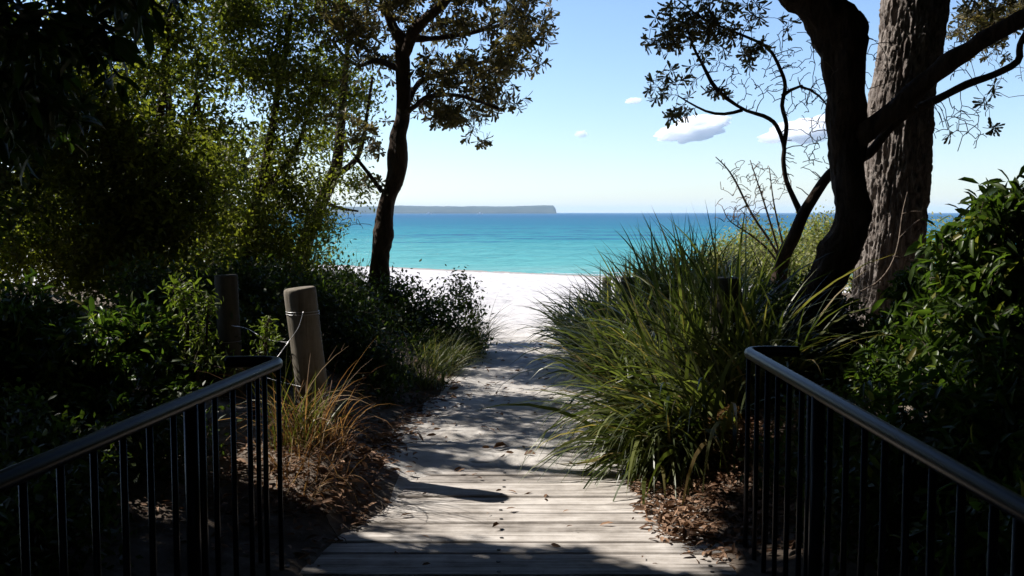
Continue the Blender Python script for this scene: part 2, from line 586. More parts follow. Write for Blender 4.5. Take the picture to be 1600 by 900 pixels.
# thin wash of foam where the water meets the sand
def foam():
    m, n, l, bs = newmat('foam_white')
    bs.inputs['Base Color'].default_value = (.8, .82, .82, 1)
    bs.inputs['Roughness'].default_value = .8
    mb = MB()
    rr = np.random.default_rng(77)
    for k in range(3):
        t = np.linspace(-30, 30, 420)
        n0 = 44.9 + 1.1 * k + n2(t, t * 0, .11, 50 + k) * 2.4
        wdt = .12 + .22 * np.clip(n2(t, t * 0, .5, 60 + k) * 2 + .3, 0, 1)
        bx, by_ = .58 * n0 - .817 * t, .817 * n0 + .58 * t
        ax, ay = .58 * (n0 + wdt) - .817 * t, .817 * (n0 + wdt) + .58 * t
        v = np.concatenate([np.stack([bx, by_, np.maximum(WZ + swell(bx, by_), zg(bx, by_)) + .02], -1), np.stack([ax, ay, np.maximum(WZ + swell(ax, ay), zg(ax, ay)) + .02], -1)])
        i = np.arange(len(t) - 1)
        keep = n2(t[:-1], t[:-1] * 0, .25, 70 + k) > (-.3, -.02, .06)[k]
        i = i[keep]
        mb.add(v, np.stack([i, i + 1, i + 1 + len(t), i + len(t)], -1))
    mb.build('sea_foam', m, None, True, 'stuff')


foam()

# headland across the bay: plateau top, steep cliff at its seaward end
HD = 3000.0


def headland():
    m, n, l, bs = newmat('headland_scrub_and_cliff')
    v = coords(n, l, (.01, .01, .05))
    t = noise(n, l, 1.5, 5, v, .6)
    g = n.new('ShaderNodeNewGeometry')
    sp = n.new('ShaderNodeSeparateXYZ'); l.new(g.outputs['Normal'], sp.inputs[0])
    cl = ramp(n, [(.25, (.06, .055, .05)), (.75, (.095, .085, .075))]); l.new(t.outputs[0], cl.inputs[0])
    tp = ramp(n, [(.25, (.025, .035, .02)), (.75, (.045, .052, .03))]); l.new(t.outputs[0], tp.inputs[0])
    st = n.new('ShaderNodeMath'); st.operation = 'GREATER_THAN'; l.new(sp.outputs['Z'], st.inputs[0]); st.inputs[1].default_value = .35
    mx = n.new('ShaderNodeMix'); mx.data_type = 'RGBA'
    l.new(st.outputs[0], mx.inputs[0]); l.new(cl.outputs[0], mx.inputs[6]); l.new(tp.outputs[0], mx.inputs[7])
    l.new(mx.outputs[2], bs.inputs['Base Color'])
    bs.inputs['Roughness'].default_value = .95
    k = HD / F
    pxs = np.array([120, 250, 380, 470, 560, 620, 660, 700, 740, 780, 820, 850, 862, 866, 869])
    top = np.array([321, 322, 320.5, 322, 322.5, 321, 321.5, 322, 321.5, 322, 321, 320.6, 320.4, 320.6, 325])
    xs = np.interp(np.linspace(0, 1, 220), np.linspace(0, 1, len(pxs)), pxs)
    tz = np.interp(xs, pxs, top)
    X = (xs - 800) * k
    Zt = 1.65 + (332 - tz) * k + n2(X, X * 0, .03, 91) * 2.5
    mb = MB()
    prof = [(0, -4, .0), (6, .12, .25), (22, .45, .5), (40, .78, .8), (75, .96, 1), (160, 1.0, 1), (320, .96, 1), (420, -4, 0)]
    rows = []
    for (dy, hz, nn) in prof:
        zz = np.where(hz < 0, -4.0, Zt * hz + n2(X, X * 0 + dy, .025, 95) * 5 * nn)
        yy = HD + dy + n2(X, X * 0 + dy, .012, 97) * 40
        rows.append(np.stack([X, yy, zz], -1))
    v = np.concatenate(rows)
    nX = len(X); nr = len(prof)
    ii, jj = np.meshgrid(np.arange(nX - 1), np.arange(nr - 1))
    a = (jj * nX + ii).ravel()
    mb.add(v, np.stack([a, a + 1, a + nX + 1, a + nX], -1))
    # end wall: the cliff that drops to the sea
    e = np.array([r[-1] for r in rows]); b = e.copy(); b[:, 2] = -4; b[:, 0] += 3
    q = [(k_, k_ + 1, nr + k_ + 1, nr + k_) for k_ in range(nr - 1)]
    mb.add(np.vstack([e, b]), q)
    mb.build('headland', m, None, False, 'structure')


headland()


def boat(px, d, label, s):
    c = P(px, 332, d); c[2] = WZ
    t = thing('motor_boat', c, label, 'boat', 'boats under the headland')
    mb = MB()
    st = np.linspace(0, 1, 9)
    w_ = np.array([.8, .95, 1, 1, .98, .9, .7, .4, .03]) * 1.6 * s
    rows = []
    for wd, zz in ((.55, -.3), (1, 1.1 * s)):
        rows.append(np.stack([(st - .5) * 11 * s, -w_ * wd, np.full(9, zz) + (st ** 2) * .5 * s * (zz > 0)], -1))
        rows.append(np.stack([(st - .5) * 11 * s, w_ * wd, np.full(9, zz) + (st ** 2) * .5 * s * (zz > 0)], -1))
    v = np.concatenate(rows) + c
    q = []
    for i in range(8):
        q += [(i, i + 1, 18 + i + 1, 18 + i), (9 + i, 27 + i, 27 + i + 1, 9 + i + 1), (18 + i, 18 + i + 1, 27 + i + 1, 27 + i)]
    mb.add(v, q); mb.build('hull', M['boat'], t, False)
    mb = MB(); mb.box(c + np.array([-2.5 * s, -1.1 * s, 1.2 * s]), c + np.array([1.5 * s, 1.1 * s, 2.9 * s]), 0, .2); mb.build('cabin', M['boat'], t, False)


boat(670, 2300, 'white boat under the headland, nearer the twisted banksia trunk', 1.1)
boat(750, 2100, 'white boat off the middle of the headland, clear of the trees', 1.15)


# clouds
def cloudmat(dens):
    m = bpy.data.materials.new('cloud_vapour')
    m.use_nodes = True
    n, l = m.node_tree.nodes, m.node_tree.links
    n.remove(n['Principled BSDF'])
    s = n.new('ShaderNodeVolumePrincipled')
    s.inputs['Color'].default_value = (1, 1, 1, 1)
    s.inputs['Density'].default_value = dens
    s.inputs['Anisotropy'].default_value = .4
    l.new(s.outputs[0], n['Material Output'].inputs['Volume'])
    return m


CLOUD = cloudmat(.07)


def ico(sub=3):
    import bmesh
    bm = bmesh.new(); bmesh.ops.create_icosphere(bm, subdivisions=sub, radius=1)
    v = np.array([x.co[:] for x in bm.verts]); f = np.array([[q.index for q in p.verts] for p in bm.faces])
    bm.free()
    return v, f


def cloud(px, py, wpx, hpx, label, seed, tilt=0):
    d = 4000.0
    c = P(px, py, d)
    v, f = ico(6)
    k = d / F
    rad = np.array([wpx / 2 * k, wpx / 2.6 * k, hpx / 2 * k])
    nz = fbm(v * np.array([1.9, 1.9, 1.5]) + seed * 3.1, seed, 5)
    p = v * (1 + (nz[:, None] - .5) * 1.5) * rad
    p[:, 2] = np.where(p[:, 2] < 0, p[:, 2] * .75, p[:, 2])
    p[:, 2] += p[:, 0] * tilt
    mb = MB(); mb.add(p + c, None, f)
    o = mb.build('cloud', CLOUD, None, True)
    tag(o, label, 'cloud', 'small fair weather clouds')


cloud(1085, 202, 104, 38, 'white elongated puffy cloud in clear sky under the leafy banksia twigs', 5, .16)
cloud(1262, 206, 118, 42, 'white cloud behind the bare twigs, crossed by the dark trunk', 9, .12)
cloud(990, 158, 26, 10, 'small faint white wisp, upper of the two tiny clouds in open sky', 12)
cloud(909, 210, 18, 10, 'tiniest white cloud puff in the open sky over the headland tip', 14)

# ------------------------------------------------------------------ leaves, twigs, plants
LT_SMALL = (np.array([[0, 0, 0], [.45, .5, .06], [1, 0, 0], [.45, -.5, .06]]), [], [(0, 2, 1), (0, 3, 2)])
LT_LONG = (np.array([[0, 0, 0], [.35, .45, .07], [.75, .4, .03], [1, 0, -.12], [.75, -.4, .03], [.35, -.45, .07], [.4, 0, 0], [.75, 0, -.04]]),
           [(0, 6, 6, 1)], [])
LT_LONG = (LT_LONG[0], [(1, 6, 7, 2), (6, 5, 4, 7)], [(0, 6, 1), (0, 5, 6), (2, 7, 3), (7, 4, 3)])
LT_OBOV = (np.array([[0, 0, 0], [.45, .28, .03], [.85, .5, .0], [1, 0, -.06], [.85, -.5, .0], [.45, -.28, .03], [.5, 0, -.02]]),
           [], [(0, 6, 1), (1, 6, 2), (2, 6, 3), (3, 6, 4), (4, 6, 5), (5, 6, 0)])


def leaves(mb, tpl, pos, dirs, L, W, rng, nrm=None, m=0):
    N = len(pos)
    if not N:
        return
    d = dirs / (np.linalg.norm(dirs, axis=1, keepdims=True) + 1e-9)
    up = nrm if nrm is not None else rng.normal(size=(N, 3)) * .7 + np.array([0, 0, 1])
    s = np.cross(up, d)
    s /= np.linalg.norm(s, axis=1, keepdims=True) + 1e-9
    n_ = np.cross(d, s)
    v = tpl[0]
    out = pos[:, None, :] + d[:, None, :] * (v[None, :, 0:1] * L[:, None, None]) + s[:, None, :] * (v[None, :, 1:2] * W[:, None, None]) + n_[:, None, :] * (v[None, :, 2:3] * L[:, None, None])
    k = len(v)
    off = (np.arange(N) * k)[:, None, None]
    q = (np.array(tpl[1], int).reshape(1, -1, 4) + off).reshape(-1, 4) if len(tpl[1]) else None
    t = (np.array(tpl[2], int).reshape(1, -1, 3) + off).reshape(-1, 3) if len(tpl[2]) else None
    mb.add(out.reshape(-1, 3), q, t, m)


SUNHOLES = []     # (x, y, z, r): spots that the sun reaches between the crowns in the photograph


def blocks(p, f=1.0, add=0.0, holes=None):
    """crown tips that would stand between the sun and one of the sunlit spots"""
    bad = np.zeros(len(p), bool)
    for (x, y, z, r) in (holes or SUNHOLES):
        v = p - np.array([x, y, z])
        t = v @ SL
        d2 = (v ** 2).sum(1) - t * t
        bad |= (t > .25) & (d2 < (r * f + add) ** 2)
    return bad


def clumps_tips(clumps, n, rng, freq, thr, seed, shell=2.0, sub=None):
    if sub:
        c = clumps_tips(clumps, max(4, n // sub[0]), rng, freq, thr, seed, shell)
        k = rng.integers(0, len(c), n)
        sz = rng.uniform(.55, 1.3, len(c)) * sub[1]
        g = rng.normal(size=(n, 3))
        g *= (rng.random((n, 1)) ** .45) / (np.linalg.norm(g, axis=1, keepdims=True) + 1e-9)
        return c[k] + g * sz[k][:, None] * np.array([1.25, 1.25, .62])
    cs, rs, ws = None, None, None
    cs, rs, ws = [], [], []
    for c in clumps:
        if c[0] == 'w':
            cs.append(c[1:4]); rs.append(c[4:7]); wt = c[7] if len(c) > 7 else 1
        else:
            px, py, d, rx, ry, rd = c[:6]
            cs.append(P(px, py, d)); rs.append((rx * d / F, rd, ry * d / F)); wt = c[6] if len(c) > 6 else 1
        r = rs[-1]
        ws.append(wt * (r[0] * r[1] * r[2]) ** .7)
    cs, rs, ws = np.array(cs, float), np.array(rs, float), np.array(ws)
    k = rng.choice(len(cs), size=n * 3, p=ws / ws.sum())
    v = rng.normal(size=(n * 3, 3))
    v /= np.linalg.norm(v, axis=1, keepdims=True)
    p = cs[k] + v * (rng.random((n * 3, 1)) ** (1 / shell)) * rs[k]
    keep = vnoise(p * freq, seed) > thr
    return p[keep][:n]


def grow(mb, limbs, tips, rng, droop=.0, rmin=.0022, kr=.010, ns=4, wob=1.0):
    """limbs: list of rows x,y,z,r. Joins each tip to the nearest wood by a bent twig; returns twig end directions"""
    nodes, nr = [], []
    for lb in limbs:
        nodes.append(lb[len(lb) // 5:, :3]); nr.append(lb[len(lb) // 5:, 3])
    nodes = np.concatenate(nodes); nr = np.concatenate(nr)
    buf = np.zeros((len(nodes) + len(tips) * 4, 3)); br = np.zeros(len(buf))
    c = len(nodes); buf[:c] = nodes; br[:c] = nr
    d0 = np.array([((nodes - t) ** 2).sum(1).min() for t in tips]) if len(tips) else np.zeros(0)
    order = np.argsort(d0 + rng.random(len(tips)) * .2)
    dirs = np.zeros((len(tips), 3))
    for i in order:
        t = tips[i]
        dd = ((buf[:c] - t) ** 2).sum(1) + .04 / (br[:c] + .02) * .02
        k = int(dd.argmin())
        a = buf[k]
        v = t - a
        ln = np.linalg.norm(v) + 1e-6
        m1 = a + v * .35 + rng.normal(size=3) * ln * .09 * wob + np.array([0, 0, ln * (.10 - droop)])
        m2 = a + v * .7 + rng.normal(size=3) * ln * .08 * wob + np.array([0, 0, ln * (.08 - droop * .5)])
        pts = spline(np.array([a, m1, m2, t]), 6 if ln > .25 else 4)
        r0 = min(br[k] * .75, rmin + kr * ln * .8)
        r0 = max(r0, rmin)
        mb.tube(pts, np.linspace(r0, rmin, len(pts)), ns, False)
        dirs[i] = pts[-1] - pts[-2]
        for j, f in ((1, .75), (2, .5), (len(pts) - 1, .2)):
            if c < len(buf):
                buf[c] = pts[j]; br[c] = r0 * f + rmin * (1 - f); c += 1
    return dirs / (np.linalg.norm(dirs, axis=1, keepdims=True) + 1e-9)


def leafset(mb, kind, tips, dirs, rng, size=1.0, count=None, jit=.1):
    if kind == 'rosette':
        k = count or 11
        p = np.repeat(tips, k, 0); d = np.repeat(dirs, k, 0)
        rv = rng.normal(size=p.shape)
        rv -= d * (rv * d).sum(1, keepdims=True)
        rv /= np.linalg.norm(rv, axis=1, keepdims=True) + 1e-9
        ang = rng.uniform(.5, 1.45, len(p))[:, None]
        dr = d * np.cos(ang) + rv * np.sin(ang)
        p = p - d * (rng.random((len(p), 1)) * .05)
        L = rng.uniform(.055, .105, len(p)) * size
        leaves(mb, LT_OBOV, p, dr, L, L * .27, rng, nrm=d + rng.normal(size=p.shape) * .25)
    elif kind == 'broad':
        k = count or 8
        p = np.repeat(tips, k, 0); d = np.repeat(dirs, k, 0)
        dr = d * .6 + rng.normal(size=p.shape) * .7 + np.array([0, 0, -.25])
        p = p - d * rng.random((len(p), 1)) * .16 + rng.normal(size=p.shape) * jit * .3
        L = rng.uniform(.08, .15, len(p)) * size
        leaves(mb, LT_LONG, p, dr, L, L * rng.uniform(.24, .36, len(p)), rng)
    else:
        k = count or 14
        p = np.repeat(tips, k, 0); d = np.repeat(dirs, k, 0)
        dr = d * .5 + rng.normal(size=p.shape) * .8
        p = p - d * rng.random((len(p), 1)) * .12 + rng.normal(size=p.shape) * jit
        L = rng.uniform(.03, .06, len(p)) * size
        leaves(mb, LT_SMALL, p, dr, L, L * rng.uniform(.38, .55, len(p)), rng)


def limb(pix, d, n=None):
    """rows (px, py, half width px[, distance]) -> resampled x,y,z,r"""
    pts = []
    for q in pix:
        dd = q[3] if len(q) > 3 else d
        pts.append(list(P(q[0], q[1], dd)) + [q[2] * dd / F])
    pts = np.array(pts)
    ln = np.linalg.norm(np.diff(pts[:, :3], axis=0), axis=1).sum()
    return spline(pts, n or max(6, int(ln / .07)))


def limbw(rows, n=None):
    pts = np.array(rows, float)
    ln = np.linalg.norm(np.diff(pts[:, :3], axis=0), axis=1).sum()
    return spline(pts, n or max(6, int(ln / .09)))


def plant(name, label, cat, limbs, clumps, n, leaf, lmat, wood, group=None, seed=1, freq=2.2, thr=.42, size=1, count=None, jit=.1,
          crown='crown', stem='trunk', sides=12, rough=.5, droop=0., extra=None, sub=None, shade=True, kr=.010, shell=2.0, nbare=0, bare=None):
    rng = np.random.default_rng(seed)
    t = thing(name, limbs[0][0, :3], label, cat, group)
    for k, lb in enumerate(limbs):
        mb = MB()
        mb.tube(lb[:, :3], lb[:, 3], sides if k == 0 else max(6, sides - 4), True, 0, rough, seed + k)
        mb.build(stem if k == 0 else 'limb', wood, t)
    tips = clumps_tips(clumps, n, rng, freq, thr, seed, shell, sub)
    if extra is not None:
        tips = np.vstack([extra, tips])
    if shade:
        tips = tips[~blocks(tips, float(shade))]
    mb = MB()
    dirs = grow(mb, limbs, tips, rng, droop, kr=kr)
    if bare:
        bt = clumps_tips(bare, nbare, rng, 1.0, .0, seed + 5, 1.6)
        grow(mb, limbs, bt, rng, droop, rmin=.0032, kr=.012, wob=.55)
    mb.build('twig_sprays', M['twig'] if wood is not M['dead'] else M['dead'], t)
    mb = MB()
    leafset(mb, leaf, tips, dirs, rng, size, count, jit)
    if mb.n:
        mb.build(crown, lmat, t)
    return t


def hole_px(px, py, r, d=None, z=0.03):
    if d is None:
        d = (1.65 - z) * F / (py - 332)
    q = P(px, py, d)
    SUNHOLES.append((q[0], q[1], q[2], r))


# sunlit part of the boards
for yy in (5.15, 5.45, 5.75, 6.05):
    for xx in np.arange(-.62 + (5.6 - yy) * .9 if yy < 5.3 else -.62, 1.0, .3):
        SUNHOLES.append((xx, yy, 0, .22))
SUNHOLES += [(.5, 4.95, 0, .27), (.85, 4.8, 0, .32), (.25, 5.1, 0, .22), (1.05, 4.6, 0, .3), (.65, 4.72, 0, .2)]
# post, dry grass, sand behind the railing, sprig, grass clump faces
for q in ((470, 455, .13, 6.2), (480, 560, .15, 6.2), (490, 640, .2, 6.0), (470, 700, .22, 5.8), (530, 780, .2, 5.5), (500, 600, .2, 5.9)):
    hole_px(q[0], q[1], q[2], q[3])
for q in ((255, 800, .20), (290, 770, .16), (230, 830, .14), (380, 790, .13), (330, 690, .10)):
    hole_px(q[0], q[1], q[2], None, .12)
for q in ((290, 450, .14, 6.3), (310, 490, .14, 6.3), (320, 540, .1, 6.2)):
    hole_px(*q)
for (x_, y_, z_, r_) in ((.6, 6.5, .5, .5), (.75, 6.7, .8, .42), (.8, 7.8, .8, .6), (.7, 8.8, .6, .6), (.9, 9.8, .7, .6), (.75, 11.3, .6, .6), (.9, 6.2, .3, .4), (1.1, 5.7, .1, .3)):
    SUNHOLES.append((x_, y_, z_, r_))
for (x_, y_, d_, r_) in ((1490, 340, 5.4, .4), (1550, 310, 5.3, .4), (1440, 470, 6.8, .4), (1430, 560, 6.8, .35), (1460, 620, 6.4, .35), (1590, 330, 5.3, .3), (1480, 450, 5.4, .35), (1450, 540, 5.4, .3), (1420, 640, 6.5, .15), (1510, 400, 5.3, .15), (1560, 760, 4.4, .12), (1230, 820, 4.6, .1)):
    hole_px(x_, y_, r_, d_)
# dapples on the sandy path
rg = np.random.default_rng(5)
for _ in range(150):
    SUNHOLES.append((rg.uniform(-.8, .75), rg.uniform(6.3, 13), 0, rg.uniform(.06, .2)))
# big trunk and limbs on the right that catch the sun
for yy in range(-60, 480, 60):
    hole_px(1400, yy, .42, 9.5)

# ------------------------------------------------------------------ trees on the left
# D: the banksia whose twisted trunk stands before the sea
D = 12.0
trunk = limb([(578, 520, 20), (588, 459, 17), (592, 430, 14.5), (594, 398, 13.5), (599, 368, 17), (600, 352, 15), (603, 328, 13), (610, 302, 12.5), (619, 277, 13.5), (623, 240, 15), (623, 212, 12.5), (629, 184, 11),
              (630, 140, 11), (629, 85, 11), (626, 60, 9.5), (612, 38, 8), (598, -10, 6), (585, -70, 4)], D)
l2 = limb([(630, 90, 10), (650, 44, 9, 11.8), (690, 8, 7, 11.5), (730, -40, 5, 11.2), (770, -100, 3, 11)], D)
l3 = limb([(632, 170, 5), (655, 130, 4.5, 12.3), (690, 115, 4, 12.5), (740, 100, 3, 12.7), (800, 90, 2, 12.8)], D)
l4 = limb([(630, 180, 5), (650, 165, 4, 11.8), (672, 150, 3.6, 11.6), (720, 150, 3, 11.4), (780, 170, 2, 11.3)], D)
l5 = limb([(626, 110, 5), (590, 95, 4, 12.2), (560, 102, 3, 12.3), (535, 85, 2.4, 12.4), (520, 60, 1.6, 12.4)], D)
l6 = limb([(597, 300, 4), (575, 270, 3, 12), (555, 245, 2.2, 12)], D)
l7 = limb([(640, 60, 6), (680, 60, 4.5, 12.2), (740, 50, 3.4, 12.4), (810, 30, 2, 12.5)], D)
plant('banksia_tree', 'twisted dark banksia with sunlit gaps in its crown, standing before the headland', 'tree', [trunk, l2, l3, l4, l5, l6, l7],
      [(740, 55, 12.2, 95, 70, .9, 1.3), (800, 60, 12.2, 48, 70, .7), (690, 140, 12, 62, 62, .8), (765, 150, 12, 45, 45, .7), (750, 205, 12, 55, 45, .7, .8), (640, 20, 12, 110, 50, .9),
       (545, 50, 12.3, 75, 75, .8, 1.5), (690, 200, 12, 40, 40, .6, .8), (665, 240, 12, 25, 26, .3, .4), (570, 190, 12.2, 45, 60, .5, 1.3), (560, 275, 12.2, 42, 45, .5, .8), (510, 120, 12.4, 45, 60, .5, 1.2),
       (815, 190, 12.1, 20, 35, .4, .6), (825, 15, 12, 35, 40, .5), (670, -90, 12, 190, 90, 1.2, .9), (590, 130, 12.2, 40, 50, .5, .8)],
      1600, 'rosette', M['banksia'], M['bark_dark'], seed=11, freq=2.2, thr=.40, size=1.25, count=10, sub=(9, .27), shade=.6, sides=20, rough=.55)

# C: slim leaning tree further left
trunk = limb([(462, 470, 15), (472, 395, 13), (488, 350, 11), (502, 318, 11), (518, 280, 10), (527, 250, 8), (533, 200, 7), (537, 150, 6), (542, 90, 4), (548, 20, 3)], 13.2)
l2 = limb([(520, 275, 6), (545, 260, 5, 13.1), (562, 238, 4, 13), (572, 190, 3, 13), (582, 120, 2, 13)], 13.2)
l3 = limb([(505, 315, 4), (530, 325, 2.6, 13), (560, 330, 1.6, 13)], 13.2)
plant('leaning_tree', 'slim leaning tree left of the twisted banksia, sea showing past its trunk', 'tree', [trunk, l2, l3],
      [(515, 130, 13.2, 55, 70, .7, 1.4), (560, 140, 13, 30, 50, .5, .7), (500, 210, 13.2, 45, 50, .6), (545, 215, 13, 35, 40, .5, .8), (505, 275, 13.4, 45, 40, .5, .7), (548, 300, 13, 30, 25, .4, .4), (500, 50, 13.3, 60, 60, .8),
       (490, 345, 13.3, 35, 40, .4, .6)],
      1500, 'fine', M['fine'], M['bark_dark'], sub=(14, .22), seed=21, thr=.42, size=1.35, count=12,
      bare=[(545, 350, 13, 40, 20, .3)], nbare=40)

# B: bushy olive green trees that fill the left
trunk = limb([(395, 520, 12), (385, 440, 11), (392, 360, 9), (410, 280, 8), (425, 200, 6), (440, 110, 4), (455, 20, 3)], 11.8)
l2 = limb([(390, 370, 7), (350, 300, 5.5, 11.6), (322, 220, 4, 11.4), (300, 120, 3, 11.3)], 11.8)
l3 = limb([(405, 300, 6), (445, 260, 4.5, 11.9), (475, 200, 3, 12), (490, 120, 2, 12)], 11.8)
plant('bushy_tree', 'olive green bushy tree with sunlit yellowish top, beside the slim leaning trunk', 'tree', [trunk, l2, l3],
      [(430, 110, 11.8, 85, 105, 1.0, 1.2), (350, 95, 11.6, 85, 95, 1.0), (450, 230, 11.9, 65, 90, .9), (375, 235, 11.6, 90, 90, 1.0), (420, 340, 11.9, 75, 75, .9), (330, 350, 11.6, 90, 80, .9),
       (470, 320, 12, 35, 70, .6, .8), (380, 10, 11.6, 110, 60, 1.0), (450, 400, 12, 70, 40, .7), (360, -90, 11.6, 150, 80, 1.2), (490, 40, 12, 40, 80, .6)],
      3600, 'fine', M['fine'], M['bark_dark'], sub=(20, .28), group='bushy trees along the left side', seed=31, thr=.33, size=1.35, count=16, shade=.65)
trunk = limb([(215, 540, 15), (225, 430, 13), (232, 330, 11), (245, 230, 8), (255, 130, 6), (262, 20, 4)], 9.8)
l2 = limb([(230, 350, 8), (190, 280, 6, 9.6), (160, 200, 4, 9.5), (140, 100, 3, 9.4)], 9.8)
l3 = limb([(240, 270, 7), (285, 220, 5, 9.7), (310, 150, 3, 9.6)], 9.8)
plant('bushy_tree', 'darker bushy tree near the overhanging boughs, with only scattered bright leaves', 'tree', [trunk, l2, l3],
      [(250, 120, 9.8, 80, 90, .9), (180, 170, 9.6, 85, 95, .9), (270, 240, 9.8, 85, 90, .9), (180, 300, 9.6, 90, 90, .9), (260, 370, 9.8, 95, 80, .9), (130, 400, 9.5, 100, 80, .9),
       (80, 280, 9.4, 90, 110, .9), (60, 120, 9.3, 90, 110, .9), (240, 10, 9.8, 100, 60, .9), (30, 400, 9.3, 90, 90, .9)],
      3600, 'fine', M['fine'], M['bark_dark'], sub=(20, .26), group='bushy trees along the left side', seed=41, thr=.32, size=1.5, count=15, shade=.65)

# a third one behind closes the view to the sea at far left
trunk = limb([(300, 480, 12), (290, 380, 11), (270, 280, 9), (265, 180, 6), (260, 60, 3)], 14.5)
l2 = limb([(290, 380, 7), (220, 320, 5), (150, 270, 3)], 14.5)
l3 = limb([(285, 340, 7), (350, 290, 5), (400, 240, 3)], 14.5)
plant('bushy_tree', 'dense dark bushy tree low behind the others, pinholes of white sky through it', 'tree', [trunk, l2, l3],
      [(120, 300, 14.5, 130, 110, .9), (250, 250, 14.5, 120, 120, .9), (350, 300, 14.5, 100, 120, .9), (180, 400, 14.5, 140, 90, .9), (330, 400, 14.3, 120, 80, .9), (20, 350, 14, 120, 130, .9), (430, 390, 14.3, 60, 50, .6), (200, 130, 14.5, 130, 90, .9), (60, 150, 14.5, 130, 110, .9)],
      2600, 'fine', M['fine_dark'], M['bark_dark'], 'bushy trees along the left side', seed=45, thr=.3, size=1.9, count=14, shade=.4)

# A: the dark tree whose boughs hang over the near left; its trunk throws the long shadow over the boards
trunk = limbw([(-4.25, 6.33, .0, .34), (-4.2, 6.28, .8, .29), (-4.15, 6.22, 2.2, .25), (-4.25, 6.2, 4, .22), (-4.2, 6.35, 5.5, .18), (-4.1, 6.6, 7.5, .1), (-4, 6.6, 9, .05)])
bl = [limbw([(-4.2, 6.2, 3.6, .12), (-3.6, 5.7, 4.3, .09), (-2.9, 5.5, 4.6, .06), (-2.2, 5.3, 4.6, .03)]),
      limbw([(-4.2, 6.22, 4.2, .12), (-4.0, 5.2, 5.0, .09), (-3.6, 4.2, 5.4, .06), (-3.2, 3.2, 5.5, .03)]),
      limbw([(-4.2, 6.3, 5.0, .10), (-5.0, 7.2, 6.0, .07), (-5.6, 8.2, 6.6, .04)]),
      limbw([(-4.2, 6.2, 3.0, .10), (-3.7, 5.6, 3.3, .07), (-3.2, 5.0, 3.3, .05), (-2.7, 4.8, 3.1, .02)])]
plant('overhanging_tree', 'near black tree overhanging the left railing with drooping broad leaves', 'tree', [trunk] + bl,
      [('w', -3.1, 5.4, 4.1, 1.0, 1.0, .8, 1.1), ('w', -3.6, 4.2, 5.0, 1.3, 1.2, .8), ('w', -2.6, 5.0, 5.0, 1.3, 1.2, .8), ('w', -4.4, 6.2, 4.4, 1.0, 1.0, 1.0), ('w', -4.6, 7.4, 6.6, 1.5, 1.4, 1.2), ('w', -3.4, 6.2, 6.4, 1.4, 1.6, 1.2),
       ('w', -5.4, 5.6, 6.2, 1.4, 1.6, 1.2), ('w', -3.3, 3.2, 5.6, 1.4, 1.2, .7), ('w', -3.1, 5.1, 3.35, .7, .7, .4, 1.3), ('w', -2.3, 3.6, 5.8, 1.4, 1.3, .7), ('w', -4.6, 4.4, 3.4, .9, .9, .7), ('w', -4.4, 8, 4.6, .9, .9, .9), (60, 60, 5.2, 120, 90, .7, 1.5), (190, -20, 5.2, 90, 50, .6, 1.2), (40, 190, 5.4, 80, 80, .5)],
      4200, 'broad', M['canopy'], M['bark_dark'], seed=51, thr=.33, size=1.25, count=11, freq=1.5, sides=16, droop=.25)
# crown of the tall tree behind it, over the path (its shade falls on the path and the right side)
trunk = limb([(-230, 620, 22), (-220, 420, 19), (-215, 300, 17), (-190, 150, 15), (-150, 0, 13), (-80, -160, 9), (20, -330, 5)], 8.3)
bl = [limb([(-185, 130, 10), (-50, 20, 8, 8.4), (100, -60, 6.5, 8.5), (260, -100, 5, 8.6), (360, -160, 3, 8.8)], 8.3),
      limb([(-150, 0, 9), (-140, -120, 7, 8.3), (-120, -240, 4, 8.3)], 8.3),
      limb([(-90, -140, 7), (80, -240, 5, 8), (260, -330, 3, 7.8)], 8.3)]
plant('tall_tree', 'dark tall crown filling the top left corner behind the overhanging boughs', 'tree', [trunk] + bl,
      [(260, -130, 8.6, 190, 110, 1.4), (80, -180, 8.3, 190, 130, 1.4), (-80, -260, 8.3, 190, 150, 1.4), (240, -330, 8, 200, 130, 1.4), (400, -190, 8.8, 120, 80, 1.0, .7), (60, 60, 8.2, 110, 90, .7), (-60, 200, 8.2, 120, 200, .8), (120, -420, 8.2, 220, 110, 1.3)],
      2600, 'fine', M['fine_dark'], M['bark_dark'], seed=61, thr=.36, size=1.9, count=15, freq=1.5, sides=16)

